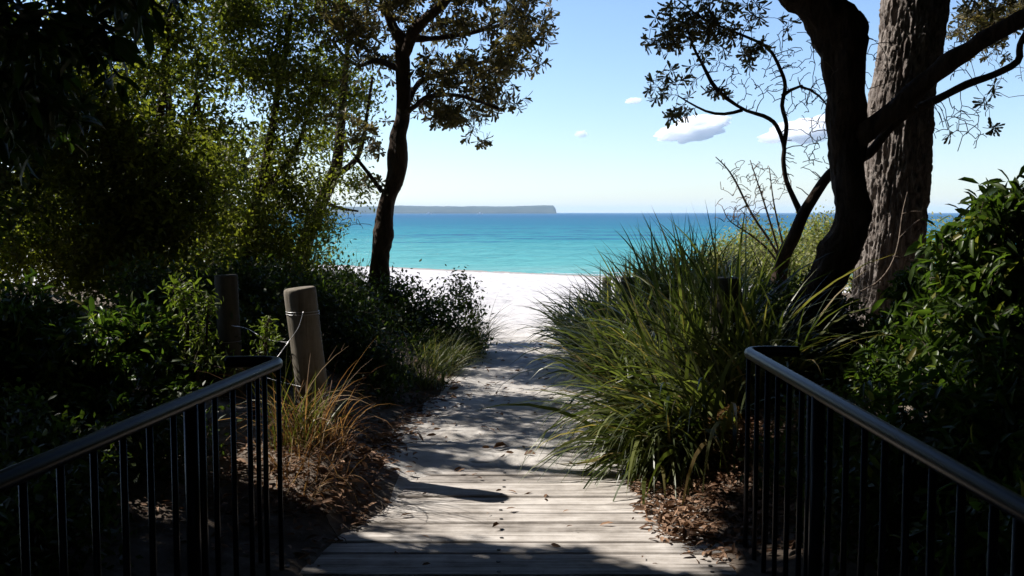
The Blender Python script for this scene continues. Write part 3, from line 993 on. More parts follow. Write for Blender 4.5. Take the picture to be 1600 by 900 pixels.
# unseen wood, added and shaped around the viewer to block skylight and deepen shade
def unseen_shade_wood():
    rng = np.random.default_rng(601)
    mb = MB()
    ps = []
    def fill(n, lo, hi, thr, seed):
        p = rng.uniform(lo, hi, (n, 3))
        ps.append(p[vnoise(p * .8, seed) > thr])
    fill(26000, (-14, -9, 0), (14, -1.2, 12), .36, 1)
    fill(22000, (-9, -2, 6.2), (9, 5.5, 11), .36, 2)
    fill(14000, (4.2, -2, 0), (11, 6.5, 9), .34, 3)
    fill(9000, (6.8, 5.5, 0), (12, 13, 9), .36, 5)
    fill(14000, (-12, -2, 0), (-4.4, 4.2, 9), .34, 4)
    fill(16000, (9, 11, 0), (17, 26, 10), .34, 7)
    fill(26000, (-9, 5.5, 5.0), (9, 10.5, 9.5), .36, 6)
    p = np.concatenate(ps)
    vis = (p[:, 1] > 0) & (np.abs(p[:, 0]) < p[:, 1] * .514 + .9) & (p[:, 2] < 2.6 + p[:, 1] * .26)
    p = p[~vis & ~blocks(p, 1.0, .3) & ~blocks(p, 1.0, .0, [(xx, yy, 0, .75) for xx in (-.5, .4) for yy in np.arange(4.9, 13.4, .6)] + [tuple(P(*q)) + (1.3,) for q in ((430, 110, 11.8), (350, 95, 11.6), (250, 120, 9.8), (270, 260, 9.8), (450, 250, 11.9), (700, 60, 12), (540, 80, 12.3), (740, 180, 12))])]
    L = rng.uniform(.42, .8, len(p))
    leaves(mb, LT_LONG, p, rng.normal(size=p.shape) + np.array([0, 0, -.4]), L, L * .42, rng)
    for (x, y) in ((-6, -3), (-3, -5), (2.6, -4), (6, -2.5), (7.5, 3), (-8, 2), (0, -7.5)):
        mb.tube(spline(np.array([[x, y, -.2], [x + .2, y, 3], [x - .1, y + .2, 7], [x + .2, y, 11.]]), 14), np.linspace(.24, .06, 14), 10, m=1)
    tag(mb.build('unseen_shade_wood', [M['canopy'], M['bark_dark']]), 'unseen wood added behind and over the path start to deepen its shade', 'unseen_shade_wood', None, 'stuff')


unseen_shade_wood()

# ------------------------------------------------------------------ shrubs on the left
def shrub(name, label, base, clumps, n, leaf, mat, seed, group=None, size=1., count=None, thr=.36, cat='shrub', freq=3, nst=4, shade=.8, wood=None, jit=.08):
    bx, by = base
    b = np.array([bx, by, float(zg(bx, by)) - .03])
    limbs = []
    rg = np.random.default_rng(seed)
    ks = list(range(len(clumps)))[:nst]
    for k in ks:
        c = clumps[k]
        t = np.array(c[1:4]) if c[0] == 'w' else P(c[0], c[1], c[2])
        mid = b * .5 + t * .5 + rg.normal(size=3) * .06
        st = b + rg.normal(size=3) * np.array([.05, .05, 0])
        limbs.append(limbw([list(st) + [.018], list(mid) + [.012], list(t) + [.005]], 10))
    return plant(name, label, cat, limbs, clumps, n, leaf, mat, wood or M['bark_dark'], group, seed, freq, thr, size, count, jit, 'foliage', 'stem', 7, .2, shade=shade)


GL = 'shrubs crowding the left side of the path'
shrub('coastal_shrub', 'rounded dark shrub at the foot of the twisted banksia, next to the beach opening', (-1.05, 11.3),
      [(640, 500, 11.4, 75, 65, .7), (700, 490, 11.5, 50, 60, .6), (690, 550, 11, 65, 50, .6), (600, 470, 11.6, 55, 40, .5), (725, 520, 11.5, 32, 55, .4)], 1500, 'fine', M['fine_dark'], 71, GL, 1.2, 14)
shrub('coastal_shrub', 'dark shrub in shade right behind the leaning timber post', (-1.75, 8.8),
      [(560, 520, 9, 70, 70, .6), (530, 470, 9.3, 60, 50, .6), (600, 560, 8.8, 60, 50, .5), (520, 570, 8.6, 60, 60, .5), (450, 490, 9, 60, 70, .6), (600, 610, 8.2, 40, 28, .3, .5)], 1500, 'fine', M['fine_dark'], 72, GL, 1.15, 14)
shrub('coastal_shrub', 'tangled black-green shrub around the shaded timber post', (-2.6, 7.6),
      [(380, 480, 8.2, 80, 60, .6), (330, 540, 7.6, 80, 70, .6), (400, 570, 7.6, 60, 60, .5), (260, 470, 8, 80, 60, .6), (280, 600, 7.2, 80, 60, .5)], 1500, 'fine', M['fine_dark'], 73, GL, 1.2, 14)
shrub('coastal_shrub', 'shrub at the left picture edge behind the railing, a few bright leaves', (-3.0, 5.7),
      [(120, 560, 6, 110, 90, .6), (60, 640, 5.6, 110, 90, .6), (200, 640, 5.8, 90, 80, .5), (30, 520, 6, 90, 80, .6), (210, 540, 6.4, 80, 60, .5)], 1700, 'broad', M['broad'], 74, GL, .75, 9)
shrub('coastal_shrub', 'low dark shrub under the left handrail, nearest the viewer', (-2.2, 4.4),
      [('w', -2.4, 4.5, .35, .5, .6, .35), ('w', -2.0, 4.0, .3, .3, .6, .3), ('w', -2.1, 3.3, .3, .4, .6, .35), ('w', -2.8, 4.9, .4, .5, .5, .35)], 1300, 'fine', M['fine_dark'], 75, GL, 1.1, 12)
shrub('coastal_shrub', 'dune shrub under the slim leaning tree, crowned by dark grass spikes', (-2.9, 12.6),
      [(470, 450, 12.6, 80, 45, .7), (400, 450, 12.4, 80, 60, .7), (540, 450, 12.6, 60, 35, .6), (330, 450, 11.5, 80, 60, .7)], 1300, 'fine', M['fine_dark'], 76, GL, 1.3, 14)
shrub('leafy_sprig', 'bright sunlit sprig of small green leaves beside the shaded post', (-2.05, 6.25),
      [(285, 460, 6.3, 26, 28, .14), (310, 500, 6.3, 32, 35, .16), (325, 480, 6.2, 20, 22, .1), (310, 550, 6.2, 22, 30, .12), (345, 570, 6.1, 20, 15, .1)], 150, 'broad', M['sprig'], 77, None, .42, 5, .3, 'plant', 4, shade=False)
shrub('leafy_sprig', 'small green sprig growing between the two left timber posts', (-1.62, 6.3),
      [(412, 530, 6.3, 10, 30, .08), (418, 505, 6.3, 10, 14, .06), (405, 548, 6.25, 14, 10, .06)], 45, 'broad', M['sprig'], 78, None, .35, 5, .2, 'plant', 4, shade=False)
shrub('leafy_sprig', 'bright leaf tuft low in the dark shrubs at far left', (-2.6, 5.5),
      [(75, 590, 5.6, 30, 30, .14), (100, 630, 5.5, 26, 26, .12), (25, 630, 5.5, 20, 20, .1)], 60, 'broad', M['sprig'], 79, None, .6, 5, .2, 'plant', 4, shade=False)


shrub('coastal_shrub', 'small shrub between the left railing end and the shaded post', (-1.85, 5.3),
      [('w', -1.95, 5.4, .42, .28, .3, .25), ('w', -2.2, 5.0, .40, .25, .3, .25)], 420, 'fine', M['fine_dark'], 80, GL, 1.1, 12)
shrub('coastal_shrub', 'low shrub tangled with litter behind the right railing end', (1.65, 5.45),
      [('w', 1.7, 5.5, .35, .32, .4, .28), ('w', 1.95, 5.0, .35, .3, .4, .3), ('w', 1.6, 4.5, .22, .22, .4, .2), ('w', 1.75, 3.8, .25, .25, .5, .25)], 900, 'fine', M['fine_dark'], 81, 'shrubs on the right bank', 1.1, 12)

# ------------------------------------------------------------------ grasses
def grass(name, label, base, n, spread, L, W, mat, seed, group=None, lean=(.1, 1.1), bend=(.4, 1.6), az=None, azs=math.pi, cat='grass clump', seg=7):
    rng = np.random.default_rng(seed)
    bx, by = base
    bz = float(zg(bx, by))
    t = np.array([bx, by, bz])
    a0 = rng.uniform(-math.pi, math.pi, n) if az is None else az + rng.normal(size=n) * azs
    rad = np.sqrt(rng.random(n)) * spread
    aa = rng.uniform(-math.pi, math.pi, n)
    p = np.stack([bx + np.cos(aa) * rad, by + np.sin(aa) * rad, np.zeros(n)], -1)
    p[:, 2] = zg(p[:, 0], p[:, 1]) - .02
    Ln = rng.uniform(L[0], L[1], n)
    th = rng.uniform(lean[0], lean[1], n) * (.4 + .6 * rng.random(n))
    kb = rng.uniform(bend[0], bend[1], n)
    Wd = rng.uniform(W[0], W[1], n)
    tw = rng.normal(size=n) * .5
    S = np.linspace(0, 1, seg + 1)
    hd = np.stack([np.cos(a0), np.sin(a0), np.zeros(n)], -1)
    sd_ = np.stack([-np.sin(a0), np.cos(a0), np.zeros(n)], -1)
    cur = p.copy()
    L_, R_ = [], []
    for k, s in enumerate(S):
        ang = th + kb * s ** 1.3
        dirv = hd * np.sin(ang)[:, None] + np.array([0, 0, 1.]) * np.cos(ang)[:, None]
        if k:
            cur = cur + dirv * (Ln / seg)[:, None]
            gz = zg(cur[:, 0], cur[:, 1]) + .012
            cur[:, 2] = np.maximum(cur[:, 2], gz)
        nv = np.cross(dirv, sd_)
        wv = sd_ * np.cos(tw)[:, None] + nv * np.sin(tw)[:, None]
        ww = Wd * (1 - s ** 2.2) * (.55 + .45 * min(1, s * 4)) + .0006
        L_.append(cur + wv * (ww / 2)[:, None]); R_.append(cur - wv * (ww / 2)[:, None])
    v = np.stack(L_ + R_, 1)
    m = seg + 1
    base_ = (np.arange(n) * 2 * m)[:, None]
    k = np.arange(seg)[None, :]
    q = np.stack([base_ + k, base_ + k + 1, base_ + m + k + 1, base_ + m + k], -1).reshape(-1, 4)
    mb = MB(); mb.add(v.reshape(-1, 3) - 0, q)
    o = mb.build(name, mat)
    return tag(o, label, cat, group)


GG = 'long bladed grass clumps beside the path'
WB = (.017, .036)
LEFT = math.pi
grass('grass_clump', 'big green grass clump nearest the boards, its long blades drooping over the path', (1.16, 6.55), 400, .34, (.55, 1.3), WB, M['grass'], 101, GG, (.1, 1.05), (.9, 2.6), LEFT + .35, .75)
grass('grass_clump', 'small low grass clump at the very edge of the boards, under the big drooping one', (1.0, 6.3), 200, .22, (.4, .9), WB, M['grass'], 116, GG, (.2, 1.1), (.9, 2.4), LEFT + .4, .8)
grass('grass_clump', 'upright dark grass clump with blades standing against the sea, by the short dark post', (1.5, 7.7), 270, .34, (.8, 1.65), WB, M['grass'], 102, GG, (.0, .7), (.1, 1.1), LEFT, 1.6)
grass('grass_clump', 'arching grass clump in the middle of the right bank, behind the drooping one', (1.1, 8.7), 330, .30, (.6, 1.3), WB, M['grass'], 103, GG, (.1, 1.0), (.5, 2.0), LEFT, 1.2)
grass('grass_clump', 'bright grass clump below the two thin far posts on the right', (1.15, 10.2), 290, .34, (.7, 1.22), WB, M['grass'], 104, GG, (.1, 1.0), (.5, 1.8), LEFT, 1.4)
grass('grass_clump', 'farthest right grass clump, edging the white beach', (1.0, 11.9), 290, .34, (.6, 1.05), WB, M['grass'], 105, GG, (.1, 1.1), (.5, 1.8), LEFT, 1.4)
grass('grass_clump', 'grass clump crowded between the far thin posts and the pale scrub', (1.9, 11.0), 320, .4, (.9, 1.45), WB, M['grass'], 106, GG, (.0, .8), (.3, 1.4))
grass('grass_clump', 'shaded grass clump at the foot of the short dark post', (1.75, 7.2), 280, .32, (.6, 1.15), WB, M['grass'], 107, GG, (.1, .9), (.4, 1.8))
grass('grass_clump', 'small pale fine grass fringe where the right bank meets the sand', (.82, 12.7), 300, .28, (.3, .6), (.003, .006), M['grass_pale'], 108, GG, (.1, 1.2), (.4, 1.6), LEFT, 1.2)
grass('grass_clump', 'sunny grass clump in front of the pale scrub and dead twigs', (2.35, 9.6), 320, .45, (.6, 1.15), WB, M['grass'], 109, GG, (.0, .9), (.3, 1.6))
grass('grass_clump', 'tall grass clump behind the far thin posts, nearest the sea', (1.75, 12.6), 300, .42, (.6, 1.1), WB, M['grass'], 117, GG, (.0, .8), (.2, 1.3))
grass('grass_clump', 'dark soft grass overhanging the left path edge halfway along', (-.86, 9.2), 330, .26, (.25, .6), (.004, .008), M['grass'], 118, GG, (.1, 1.0), (.4, 1.7), -.6, 1.3)
grass('grass_clump', 'spiky grass fringe at the right foot of the rounded left shrub', (-.52, 11.4), 380, .22, (.35, .85), (.005, .009), M['grass'], 110, GG, (.1, .9), (.4, 1.7), -.3, 1.1)
grass('grass_clump', 'soft low grass tuft at the left path edge under the rounded shrub', (-.75, 10.2), 420, .22, (.25, .55), (.003, .006), M['grass'], 111, GG, (.1, 1.0), (.4, 1.6), -.6, 1.2)
grass('grass_clump', 'dark grass spikes on the dune crest between slim tree and twisted banksia', (-2.25, 13.2), 170, .75, (.5, 1.0), (.006, .011), M['grass'], 112, GG, (.0, .5), (.1, .7))
grass('dry_grass', 'dry orange grass tuft at the base of the leaning timber post', (-1.2, 5.85), 150, .2, (.3, .78), (.004, .008), M['dry'], 113, None, (.05, .6), (.3, 2.6), cat='dry grass')
grass('dry_grass', 'low dry grass on the sand mound beside the left railing end', (-1.15, 5.35), 80, .22, (.2, .5), (.003, .006), M['dry'], 114, None, (.1, .9), (.3, 2.4), cat='dry grass')
grass('grass_tuft', 'green blades mixed into the dry grass by the leaning post', (-1.27, 5.8), 90, .16, (.3, .65), (.004, .008), M['grass_pale'], 115, None, (.05, .6), (.2, 1.8), cat='grass tuft')

# ------------------------------------------------------------------ trees on the right
# N: big rough barked trunk
lb = limb([(1376, 600, 64), (1380, 540, 57), (1385, 460, 51), (1390, 400, 50), (1401, 285, 48), (1408, 165, 47), (1421, 87, 47), (1431, 0, 48), (1445, -110, 46), (1455, -260, 42), (1462, -420, 38)], 9.6, 520)
t = thing('eucalypt_tree', lb[0, :3], 'broad straight trunk with rough pinkish grey bark, sunlit on one side', 'tree')
mb = MB()
ns = 220
T = np.gradient(lb[:, :3], axis=0); T /= np.linalg.norm(T, axis=1, keepdims=True)
an = np.linspace(0, 2 * np.pi, ns, endpoint=False)
arc = np.cumsum(np.r_[0, np.linalg.norm(np.diff(lb[:, :3], axis=0), axis=1)])
ca, sa = np.cos(an), np.sin(an)
Pq = np.stack([np.broadcast_to(ca * 3.4, (len(lb), ns)), np.broadcast_to(sa * 3.4, (len(lb), ns)), np.repeat(arc[:, None] * 3.0, ns, 1)], -1)
wv = fbm(Pq * 1.2, 5, 3)
r1 = 1 - np.abs(vnoise(Pq * np.array([1.9, 1.9, .9]) + wv[..., None] * 1.6, 6) - .5) * 2
r2 = 1 - np.abs(vnoise(Pq * np.array([3.6, 3.6, 1.5]) + wv[..., None] * 1.2, 8) - .5) * 2
fine = vnoise(Pq * 9, 9)
r3 = 1 - np.abs(vnoise(Pq * np.array([8.5, 8.5, 4.6]) + wv[..., None] * 2.2, 12) - .5) * 2
plate = vnoise(np.floor(Pq * np.array([3.2, 3.2, 1.6]) + wv[..., None] * 2.5), 13)
h = -sstep(.66, .98, r1) * .025 - sstep(.7, 1, r2) * .015 - sstep(.72, 1, r3) * .011 + fine * .012 + (wv - .5) * .05 + plate * .012
rr = lb[:, 3:4] + h
ring = np.stack([np.broadcast_to(ca, rr.shape), np.broadcast_to(sa, rr.shape), np.zeros(rr.shape)], -1)
ring = ring - T[:, None, :] * (ring * T[:, None, :]).sum(-1, keepdims=True)
v = lb[:, None, :3] + ring * rr[..., None]
i = np.arange(len(lb) - 1)[:, None] * ns; j = np.arange(ns)[None, :]; j2 = (j + 1) % ns
mb.add(v.reshape(-1, 3), np.stack([i + j, i + j2, i + ns + j2, i + ns + j], -1).reshape(-1, 4))
mb.build('trunk', M['bark_grey'], t)
rng = np.random.default_rng(201)
mb = MB()
cl = [limb([(1440, -300, 20), (1520, -360, 14, 9.4), (1640, -420, 8, 9)], 9.6), limb([(1450, -260, 18), (1380, -360, 12, 9.8), (1300, -430, 7, 10)], 9.6)]
for q in cl:
    b_ = MB(); b_.tube(q[:, :3], q[:, 3], 9, True, 0, .3, 4); b_.build('limb', M['bark_grey'], t)
tips = clumps_tips([(1560, -380, 9.3, 150, 90, 1.0), (1420, -440, 9.6, 170, 90, 1.2)], 500, rng, 2, .35, 7)
dr = grow(mb, cl, tips, rng)
mb.build('twig_sprays', M['twig'], t)
mb = MB(); leafset(mb, 'broad', tips, dr, rng, 1, 8); mb.build('crown', M['fine_dark'], t)

# M: dark bent trunk in front of it
trunk = limb([(1262, 540, 36), (1272, 490, 32), (1286, 445, 29), (1303, 412, 28), (1322, 370, 28), (1333, 325, 28), (1326, 275, 27), (1325, 205, 30), (1322, 130, 30), (1317, 70, 35), (1302, 30, 33), (1270, 0, 27), (1225, -28, 23), (1170, -80, 17), (1110, -160, 9)], 8.0)
l2 = limb([(1330, 225, 17), (1358, 203, 17, 7.9), (1400, 170, 16, 7.8), (1460, 115, 14, 7.6), (1525, 70, 13, 7.4), (1600, 28, 12, 7.2), (1690, -30, 10, 7), (1800, -130, 6, 6.9)], 8.0)
l3 = limb([(1322, 90, 27), (1331, 55, 24), (1337, 36, 20), (1336, 24, 13), (1331, 16, 5)], 8.0, 16)
plant('banksia_tree', 'nearly black bent trunk with a thick limb crossing the pale trunk behind', 'tree', [trunk, l2, l3],
      [(1120, -130, 8, 120, 60, .8), (1230, -110, 8, 110, 60, .8), (1680, -110, 7, 130, 70, .7), (1560, -10, 7.6, 55, 26, .4, .6)],
      420, 'rosette', M['banksia'], M['bark_dark'], seed=211, sides=44, rough=.85, thr=.4,
      bare=[(1500, 60, 7.8, 60, 60, .4), (1480, 180, 7.9, 60, 60, .3), (1290, 150, 8, 40, 60, .4), (1360, 90, 8.2, 60, 60, .4)], nbare=90)

# M2: thin banksia that leans behind the dark trunk
trunk = limb([(1215, 450, 13, 8.9), (1225, 400, 11, 8.8), (1240, 370, 10), (1252, 340, 9), (1270, 310, 8.5), (1297, 272, 8), (1330, 250, 9), (1358, 240, 8, 8.55), (1388, 203, 7, 8.5), (1425, 173, 6.5, 8.4),
              (1465, 155, 6, 8.3), (1510, 132, 6, 8.2), (1552, 117, 5.6, 8.1), (1590, 96, 5.5, 8), (1594, 70, 5, 8), (1612, 40, 4.5, 7.9), (1660, 0, 3, 7.8)], 8.6)
l2 = limb([(1252, 335, 5.5), (1238, 305, 4), (1228, 280, 3.7), (1224, 250, 3.6), (1225, 228, 3.5), (1213, 196, 3.3), (1195, 182, 3.0), (1160, 170, 2.5), (1120, 140, 3.4), (1100, 105, 2.6), (1080, 65, 1.8), (1070, 20, 1.2)], 8.7)
l3 = limb([(1225, 228, 3.6), (1229, 195, 3.4), (1222, 165, 3.2), (1227, 135, 3), (1220, 110, 2.8), (1200, 75, 2.4), (1160, 55, 2), (1100, 30, 1.8), (1060, 0, 1.2)], 8.7)
l4 = limb([(1160, 172, 3), (1135, 178, 2.4), (1110, 176, 2.2), (1085, 165, 1.6), (1060, 150, 1)], 8.7)
l5 = limb([(1222, 150, 3), (1250, 135, 2.2), (1280, 150, 1.8), (1295, 170, 1)], 8.7)
plant('small_banksia', 'thin branching banksia with leaf rosettes and bare twigs against open sky', 'tree', [trunk, l2, l3, l4, l5],
      [(1050, 45, 8.7, 42, 40, .4), (1040, 62, 8.7, 45, 16, .3), (1090, 20, 8.7, 60, 40, .4), (1150, 20, 8.7, 60, 32, .4, .9), (1110, 60, 8.7, 50, 30, .4, .8), (1035, 130, 8.7, 26, 28, .25, 1.1), (1065, 178, 8.7, 26, 16, .2, 1.2),
       (1172, 85, 8.7, 24, 26, .25, 1.), (1235, 38, 8.7, 18, 18, .2, .9), (1120, 145, 8.7, 22, 16, .2, .6), (1075, 120, 8.7, 18, 30, .2, .8), (1550, 203, 8.2, 14, 10, .15, 1.2), (1545, 150, 8.2, 22, 20, .15, .7), (1487, 214, 8.3, 9, 8, .1, 1.3)],
      240, 'rosette', M['banksia'], M['bark_dark'], seed=221, sides=12, thr=.22, rough=.35, freq=3.2, size=.98, count=9,
      bare=[(1180, 110, 8.7, 70, 70, .35), (1260, 150, 8.7, 50, 100, .35), (1260, 240, 8.7, 50, 60, .3), (1500, 190, 8.3, 60, 45, .3), (1140, 110, 8.7, 70, 60, .3), (1240, 90, 8.7, 50, 80, .3)], nbare=380, kr=.007)

# S: branch with leaves at the top right, behind
trunk = limb([(1790, 560, 26), (1770, 380, 22), (1740, 220, 17), (1700, 110, 12), (1650, 50, 7), (1600, 25, 4), (1540, 40, 2.5), (1510, 62, 1.8)], 11.0)
l2 = limb([(1690, 100, 8), (1650, 0, 5), (1590, -20, 3)], 11.0)
plant('background_tree', 'leafy branch of a half hidden tree behind the thick limb at top right', 'tree', [trunk, l2],
      [(1540, 30, 11, 60, 35, .5), (1585, 20, 11, 40, 30, .4), (1500, 30, 11, 30, 30, .4, .7), (1545, 75, 11, 50, 22, .3, .5), (1660, 0, 11, 90, 60, .8)],
      330, 'rosette', M['banksia'], M['bark_dark'], seed=231, thr=.35, size=1.0, bare=[(1520, 80, 11, 60, 60, .4), (1570, 130, 11, 50, 50, .4)], nbare=90)

# L: dead twiggy shrub
def dead_shrub(label, base, stems, bare, n, seed):
    limbs = [limb(s, 9.6) for s in stems]
    for q in limbs:
        q[:, 3] *= .7
    t = thing('dead_shrub', limbs[0][0, :3], label, 'dead shrub')
    rng = np.random.default_rng(seed)
    for q in limbs:
        b_ = MB(); b_.tube(q[:, :3], q[:, 3], 6, True, 0, .2, seed); b_.build('stem', M['dead'], t)
    tips = clumps_tips(bare, n, rng, 1, 0, seed)
    mb = MB(); grow(mb, limbs, tips, rng, -.05, .0030, .010, 4, .55); mb.build('twig_sprays', M['dead'], t)


dead_shrub('leafless twiggy shrub fanning up against sea and sky, below the banksia twigs', None,
           [[(1232, 430, 3.5), (1205, 380, 3), (1175, 335, 2.6), (1150, 285, 2.2), (1135, 262, 1.6), (1118, 245, 1)], [(1228, 430, 3), (1210, 370, 2.6), (1195, 320, 2), (1182, 280, 1.5), (1172, 250, 1)],
            [(1225, 425, 3), (1200, 390, 2.4), (1170, 365, 1.8), (1140, 345, 1.2), (1128, 322, .8)], [(1235, 430, 3), (1218, 360, 2.2), (1208, 310, 1.6), (1202, 262, 1)]],
           [(1165, 280, 9.6, 40, 40, .3), (1195, 300, 9.6, 30, 50, .3), (1150, 330, 9.6, 40, 30, .3), (1185, 350, 9.6, 40, 50, .3), (1135, 265, 9.6, 22, 25, .2), (1200, 290, 9.6, 40, 45, .3)], 230, 241)

# K: pale coastal scrub behind the grasses
GR = 'shrubs on the right bank'
shrub('pale_scrub', 'pale yellow green sunlit scrub on the dune behind the dead twigs', (3.6, 14.5),
      [(1200, 390, 14.5, 70, 45, .8), (1150, 410, 14, 60, 35, .7), (1280, 380, 14.8, 60, 48, .8), (1110, 420, 13.5, 40, 28, .5), (1230, 430, 13.5, 80, 40, .6)], 1500, 'fine', M['scrub'], 251, GR, 1.2, 14)
shrub('pale_scrub', 'pale scrub glimpsed between and beyond the two big right trunks', (5.6, 14.5),
      [(1345, 440, 12.5, 34, 40, .5, 1.6), (1350, 400, 13, 30, 45, .5, 1.5), (1360, 400, 14.5, 60, 60, .8), (1480, 400, 14.5, 70, 55, .8), (1420, 430, 14, 90, 50, .7)], 900, 'fine', M['scrub'], 252, GR, 1.2, 13)
shrub('coastal_shrub', 'low shaded shrub around the foot of the bent black trunk', (2.7, 8.2),
      [(1230, 480, 8.3, 70, 40, .5), (1300, 520, 8, 70, 50, .5), (1200, 540, 7.8, 60, 60, .5), (1350, 560, 7.8, 70, 50, .5), (1250, 580, 7.4, 70, 45, .4)], 1000, 'fine', M['fine_dark'], 253, GR, 1.1, 12)
shrub('coastal_shrub', 'leafy shrub with lit tips around the base of the pale trunk', (3.0, 7.2),
      [(1420, 540, 7.2, 60, 60, .5), (1440, 470, 7.4, 45, 50, .4), (1380, 600, 6.8, 60, 50, .4), (1450, 620, 6.6, 70, 60, .4)], 600, 'broad', M['broad'], 254, GR, .8, 8)
shrub('glossy_shrub', 'tall glossy broad leaved shrub at the right picture edge, rising into the sky', (2.75, 5.5),
      [(1555, 330, 5.4, 60, 45, .35), (1510, 400, 5.5, 60, 55, .4), (1580, 440, 5.4, 70, 70, .4), (1500, 500, 5.5, 80, 70, .4), (1570, 560, 5.3, 80, 80, .4), (1490, 600, 5.4, 70, 60, .35), (1640, 350, 5.3, 60, 90, .4), (1560, 680, 5.1, 90, 60, .3)],
      820, 'broad', M['broad'], 255, GR, .88, 8, .28, freq=3.5)
shrub('glossy_shrub', 'lower glossy shrub seen through the right balusters', (2.1, 4.3),
      [('w', 2.0, 4.6, .55, .45, .45, .35), ('w', 2.3, 3.9, .55, .45, .5, .4), ('w', 1.9, 3.7, .35, .35, .5, .3), ('w', 2.5, 4.8, .7, .4, .4, .4)], 420, 'broad', M['broad'], 256, GR, .8, 8, .3)


# vine on the pale trunk
def vine():
    a = limb([(1345, 455, 1.2, 9.2), (1372, 440, 1.4, 9.1), (1392, 415, 1.5, 9.05), (1404, 380, 1.5, 9.05), (1410, 335, 1.3, 9.05), (1418, 300, .9, 9.05)], 9.1)
    t = thing('bare_vine', a[0, :3], 'thin bare vine climbing the lower part of the pale trunk', 'vine')
    mb = MB()
    for q in (a, limb([(1405, 372, 1, 9.04), (1425, 352, .9, 9.02), (1442, 340, .6, 9.0)], 9), limb([(1395, 400, 1, 9.04), (1415, 404, .8, 9.02), (1432, 408, .5, 9.0)], 9), limb([(1410, 334, .9, 9.04), (1428, 330, .7, 9.03), (1445, 332, .5, 9.02)], 9)):
        mb.tube(q[:, :3], q[:, 3], 5)
    mb.build('stem', M['dead'], t)


vine()


# ferns
def fern(label, base, tips, seed):
    rng = np.random.default_rng(seed)
    b = np.array([base[0], base[1], float(zg(*base))])
    t = thing('bracken_fern', b, label, 'fern', 'brown ferns by the right railing')
    for tp in tips:
        e = P(*tp)
        mid = b * .45 + e * .55 + np.array([0, 0, .12])
        c = spline(np.array([b, mid, e]), 16)
        mb = MB(); mb.tube(c, np.linspace(.004, .001, 16), 4)
        d = np.gradient(c, axis=0); d /= np.linalg.norm(d, axis=1, keepdims=True)
        s = np.cross(d, [0, 0, 1.]); s /= np.linalg.norm(s, axis=1, keepdims=True) + 1e-9
        for k in range(5, 16):
            ln = .13 * (1 - (k - 5) / 12) + .02
            for sg in (-1, 1):
                ax = s[k] * sg * .9 + d[k] * .45 + np.array([0, 0, -.1])
                m_ = 9
                pos = c[k] + ax * (np.linspace(.1, 1, m_) * ln)[:, None]
                for s2 in (-1, 1):
                    leaves(mb, LT_SMALL, pos, np.repeat((d[k] * s2 + ax * .5)[None], m_, 0) + rng.normal(size=(m_, 3)) * .08, np.linspace(.035, .01, m_), np.full(m_, .011), rng)
        mb.build('frond', M['fern'], t)


fern('brown bracken with fronds reaching out beside the end of the right railing', (1.55, 6.3), [(1090, 668, 6.3), (1120, 650, 6.4), (1150, 690, 6.1), (1110, 705, 6.1)], 301)
fern('brown bracken behind the first balusters of the right railing', (1.85, 6.0), [(1180, 690, 5.9), (1230, 670, 6.1), (1210, 720, 5.8)], 302)


# ------------------------------------------------------------------ boardwalk
def boardwalk():
    rng = np.random.default_rng(401)
    mb = MB()
    y = .9
    while y < 7.3:
        j = rng.normal(size=2) * .012
        z = rng.normal() * .0025
        # each board a bevelled bar with a slight crown and worn ends
        mb.box((-1.0 + j[0], y, -.038 + z), (1.05 + j[1], y + .147, 0 + z), 0, .006)
        for xx in (-.93, .0, .98):
            for dy in (.04, .11):
                if xx == 0 and dy > .1:
                    continue
                x0 = xx - .055 + rng.normal() * .006; y0 = y + dy + rng.normal() * .006
                an_ = np.linspace(0, 2 * np.pi, 8, endpoint=False)
                v = np.stack([x0 + np.cos(an_) * .010, y0 + np.sin(an_) * .010, np.full(8, z + .0035)], -1)
                v2 = v.copy(); v2[:, 2] -= .006
                mb.add(np.vstack([v, v2, [[x0, y0, z + .0045]]]), [(k, 8 + k, 8 + (k + 1) % 8, (k + 1) % 8) for k in range(8)], [(16, k, (k + 1) % 8) for k in range(8)], 1)
        y += .160
    for xx in (-.9, 0, .95):
        mb.box((xx - .04, .9, -.16), (xx + .04, 7.2, -.041), 0)
    mb.build('boardwalk', [M['deck'], M['nail']], None, False, 'structure')


boardwalk()


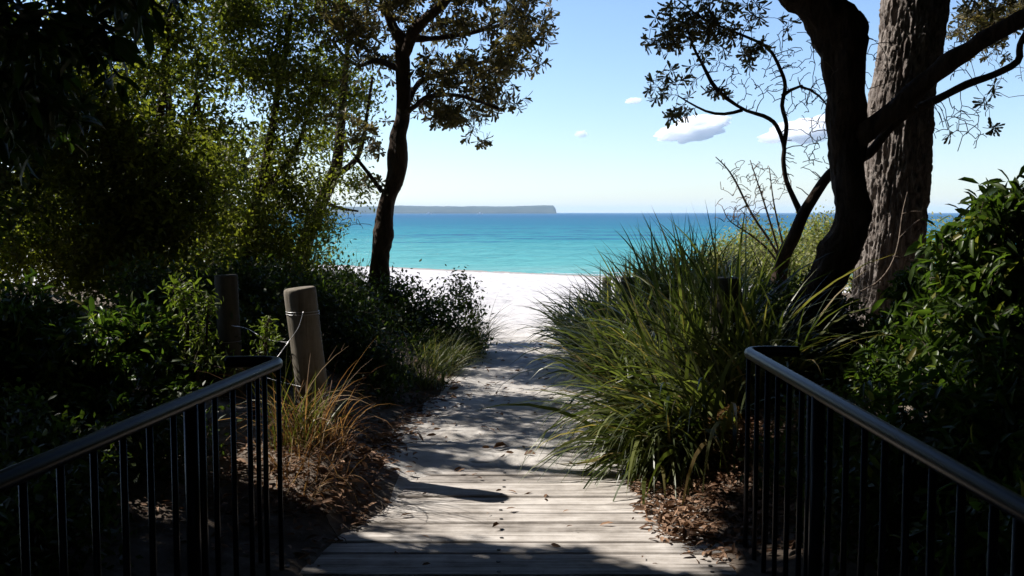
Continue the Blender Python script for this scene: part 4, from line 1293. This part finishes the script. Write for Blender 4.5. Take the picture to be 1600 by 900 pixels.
# ------------------------------------------------------------------ railings
def railing(label, side, end, near, d_end, spacing, post_at):
    """end, near: (x, y) of the far and near handrail ends"""
    zt = .975
    e, n_ = np.array(end), np.array(near)
    t = thing('metal_railing', (e[0], e[1], 0), label, 'railing', 'black metal railings of the boardwalk')
    dr = (n_ - e) / np.linalg.norm(n_ - e)
    out = np.array([side, 0.0])
    # handrail with the curl at the far end
    pts = [np.r_[n_, zt], np.r_[e + dr * .16, zt], np.r_[e + dr * .07, zt], np.r_[e + dr * .018 + out * .018, zt], np.r_[e + out * .075, zt + .002], np.r_[e + out * .16, zt + .002], np.r_[e + out * .25, zt]]
    a0 = np.linspace(0, 1, 30)[:, None] * (pts[1] - pts[0]) + pts[0]
    c = np.vstack([a0[:-1], spline(np.array(pts[1:]), 26)])
    mb = MB(); mb.tube(c, .027, 18); mb.build('handrail', M['rail'], t)
    L = np.linalg.norm(n_ - e)
    k, s = 0, .04
    while s < L:
        p = e + dr * s
        z0 = -.10
        mb = MB()
        if any(abs(s - q) < spacing * .5 for q in post_at):
            for off in (-.045, .035):
                pp = p + dr * off
                mb.tube(np.array([[pp[0], pp[1], z0], [pp[0], pp[1], zt - .012]]), .026 if off > 0 else .019, 12)
            mb.build('post', M['rail'], t)
        else:
            mb.tube(np.array([[p[0], p[1], z0], [p[0], p[1], zt - .012]]), .0115, 10)
            mb.build('baluster', M['rail'], t)
        s += spacing
    for s in (.11,):
        p = e + out * s
        mb = MB(); mb.tube(np.array([[p[0], p[1], -.1], [p[0], p[1], zt - .012]]), .0115, 10); mb.build('baluster', M['rail'], t)
    mb = MB(); mb.tube(np.array([[e[0], e[1], -.085], [n_[0], n_[1], -.085]]), .018, 8); mb.build('bottom_rail', M['rail'], t)
    mb = MB(); mb.tube(np.array([[e[0], e[1], -.1], [e[0], e[1], .03]]), [.03, .022], 10); mb.build('foot', M['nail'], t)


railing('black metal railing on the left, nearest the sandy mound and dry grass', -1, (-1.045, 4.47), (-1.62, -.3), 4.47, .172, [.92, 2.3, 3.7])
railing('black metal railing on the right, in front of the glossy shrub', 1, (1.14, 4.80), (1.185, -.3), 4.8, .172, [1.07, 2.6, 4.1])


# ------------------------------------------------------------------ timber posts and wire
def post(label, top, hwpx, d, lean, group='round timber fence posts', mat='post_shaded', wires=()):
    tp = P(top[0], top[1], d)
    r = hwpx * d / F
    bx, by = tp[0] + lean[0], tp[1] + lean[1]
    b = np.array([bx, by, float(zg(bx, by)) - .12])
    t = thing('timber_post', b, label, 'post', group)
    ax = tp - b
    mb = MB()
    s = np.r_[np.linspace(0, .97, 26), .985, .993, .998]
    rad = np.r_[np.full(26, r), r * .985, r * .95, r * .86]
    c = b + ax * s[:, None]
    mb.tube(c, rad, 28, True, 0, .07, int(top[0]))
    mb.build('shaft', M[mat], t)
    for f in wires:
        c = b + ax * f
        an_ = np.linspace(0, 2 * np.pi * 1.06, 34)
        v = np.stack([c[0] + np.cos(an_) * r * 1.035, c[1] + np.sin(an_) * r * 1.035, c[2] + an_ * .0015], -1)
        mb = MB(); mb.tube(v, .0016, 5); mb.build('wire_loop', M['wire'], t)
    return b, ax, r


post('leaning weathered timber post with pale round top, wire twisted around it', (468, 449), 25, 6.2, (.11, .02), mat='post', wires=(.84, .855, .36))
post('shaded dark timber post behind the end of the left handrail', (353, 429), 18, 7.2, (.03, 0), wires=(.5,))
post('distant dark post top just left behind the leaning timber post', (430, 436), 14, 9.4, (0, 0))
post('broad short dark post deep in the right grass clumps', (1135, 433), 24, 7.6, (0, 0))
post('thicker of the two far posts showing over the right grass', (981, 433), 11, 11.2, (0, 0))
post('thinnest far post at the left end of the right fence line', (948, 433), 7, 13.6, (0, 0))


def wire(label, pts, r=.0022):
    c = spline(np.array([P(*p) for p in pts]), 40)
    mb = MB(); mb.tube(c, r, 5)
    tag(mb.build('fence_wire', M['wire']), label, 'wire', 'loose fence wires by the left posts')


wire('loose wire sagging from the shaded post toward the leaning post', [(362, 509, 7.05), (385, 513, 6.9), (412, 528, 6.6), (432, 533, 6.3), (450, 535, 6.05)])
wire('wire strand slanting down across the face of the leaning post', [(474, 487, 6.0), (466, 512, 5.98), (450, 535, 5.98), (440, 549, 5.9), (432, 560, 5.85)])
wire('lower wire strand running to the leaning post behind the handrail end', [(372, 575, 7), (410, 588, 6.6), (440, 597, 6.3), (470, 604, 6.02)])


# ------------------------------------------------------------------ litter
def litter():
    rng = np.random.default_rng(501)
    mb = MB()
    pos = []
    for (x0, x1, y0, y1, n) in ((.85, 2.3, 4.6, 7.6, 2600), (-2.6, -.85, 4.5, 9.5, 2200), (.72, 1.7, 4.9, 6.9, 3600), (-1.6, -.78, 4.9, 6.3, 600), (-1.25, -.80, 5.0, 7.4, 420), (-.75, .8, 6.3, 12, 110), (-1.6, 1.6, 8, 12.5, 300), (-.9, 1.05, 4.5, 6.4, 36)):
        x = rng.uniform(x0, x1, n); y = rng.uniform(y0, y1, n)
        k = (n2(x, y, 1.7, 511) + .5 > .38) | (n < 200) | (n == 3600)
        pos.append(np.stack([x[k], y[k]], -1))
    yl = rng.uniform(5.9, 9.6, 520)
    pos.append(np.stack([XC - hw(yl) - .12 + np.abs(rng.normal(size=520)) * .16, yl], -1))
    p = np.concatenate(pos)
    z = zg(p[:, 0], p[:, 1])
    on = (np.abs(p[:, 0] - .04) < 1.0) & (p[:, 1] < 7.2)
    z = np.where(on, np.maximum(z, 0), z)
    q = np.stack([p[:, 0], p[:, 1], z + rng.uniform(.006, .02, len(p))], -1)
    d = rng.normal(size=q.shape) * np.array([1, 1, .22])
    L = rng.uniform(.03, .085, len(q))
    leaves(mb, LT_LONG, q, d, L, L * rng.uniform(.2, .42, len(q)), rng, nrm=rng.normal(size=q.shape) * .5 + np.array([0, 0, 1.]))
    tag(mb.build('leaf_litter', M['litter']), 'brown fallen leaves scattered along both path edges', 'leaf litter', None, 'stuff')
    mb = MB()
    for k in range(260):
        sd_ = rng.random() < .5
        x = rng.uniform(.9, 2.0) if sd_ else rng.uniform(-1.9, -.7)
        y = rng.uniform(4.6, 8.5)
        a_ = rng.uniform(0, 6.28); ln = rng.uniform(.08, .35)
        xs = x + np.cos(a_) * np.linspace(0, ln, 5) + rng.normal(size=5) * .008; ys = y + np.sin(a_) * np.linspace(0, ln, 5) + rng.normal(size=5) * .008
        zz = zg(xs, ys); zz = np.where((np.abs(xs - .04) < 1.0) & (ys < 7.2), np.maximum(zz, 0), zz)
        mb.tube(np.stack([xs, ys, zz + .008], -1), .0022, 4)
    tag(mb.build('twig_litter', M['dead']), 'thin dry twigs scattered on the sand beside the boards', 'twig litter', None, 'stuff')


litter()


def wrack():
    rng = np.random.default_rng(551)
    mb = MB()
    for k in range(150):
        if k < 90:
            t = rng.uniform(-9, 9); n0 = rng.choice([22.5, 31]) + rng.normal() * .5
        else:
            t = rng.uniform(-6, 8); n0 = rng.uniform(13, 40)
        x, y = .58 * n0 - .817 * t, .817 * n0 + .58 * t
        if y < 14.5:
            continue
        a_ = rng.normal() * .5 - .6; ln = rng.uniform(.06, .5)
        u_ = np.linspace(0, ln, 6)
        xs = x + np.cos(a_) * u_ + rng.normal(size=6) * .02; ys = y + np.sin(a_) * u_ + rng.normal(size=6) * .02
        mb.tube(np.stack([xs, ys, zg(xs, ys) + .012], -1), rng.uniform(.006, .02), 5)
    tag(mb.build('seaweed', M['weed']), 'scattered dark seaweed strands washed up on the white beach', 'seaweed', None, 'stuff')


wrack()


def fallen(label, px, py, L, az, seed, tilt=.3):
    c = P(px, py, (1.65 - .01) * F / (py - 332))
    z = max(float(zg(c[0], c[1])), 0) if c[1] < 7.2 else float(zg(c[0], c[1]))
    p = np.array([[c[0], c[1], z + .012]])
    rng = np.random.default_rng(seed)
    mb = MB()
    tpl = (LT_LONG[0] * np.array([1, 1, 2.6]), LT_LONG[1], LT_LONG[2])
    leaves(mb, tpl, p, np.array([[math.cos(az), math.sin(az), tilt]]), np.array([L]), np.array([L * .42]), rng, nrm=np.array([[.2, -.6, 1.]]))
    tag(mb.build('fallen_leaf', M['litter']), label, 'leaf', 'single fallen leaves on path and boards')


fallen('curled brown leaf on the middle of the sandy path', 770, 708, .11, .3, 1)
fallen('flat dark leaf on the sand near the drooping grass blades', 838, 718, .10, 2.8, 2, .05)
fallen('upright curled brown leaf on the boards near the right railing foot', 1068, 856, .10, 1.2, 3, .7)
fallen('pale dry leaf on the boards beside the right railing', 1092, 850, .07, 2.6, 4)
fallen('small reddish leaf in the sunny middle of the boards', 769, 834, .06, .8, 5)
fallen('brown leaf lying at the right end of a sunny board', 1010, 806, .08, 3.0, 6, .05)


# ------------------------------------------------------------------ haze over the bay
def haze():
    m = bpy.data.materials.new('haze_air')
    m.use_nodes = True
    n, l = m.node_tree.nodes, m.node_tree.links
    n.remove(n['Principled BSDF'])
    s = n.new('ShaderNodeVolumePrincipled')
    s.inputs['Color'].default_value = (.66, .86, 1, 1)
    s.inputs['Density'].default_value = .00013
    l.new(s.outputs[0], n['Material Output'].inputs['Volume'])
    mb = MB(); mb.box((-9200, -40, -8.5), (9200, 9200, 45))
    mb.build('haze', m, None, False, 'stuff')


HAZE = True
if HAZE:
    haze()
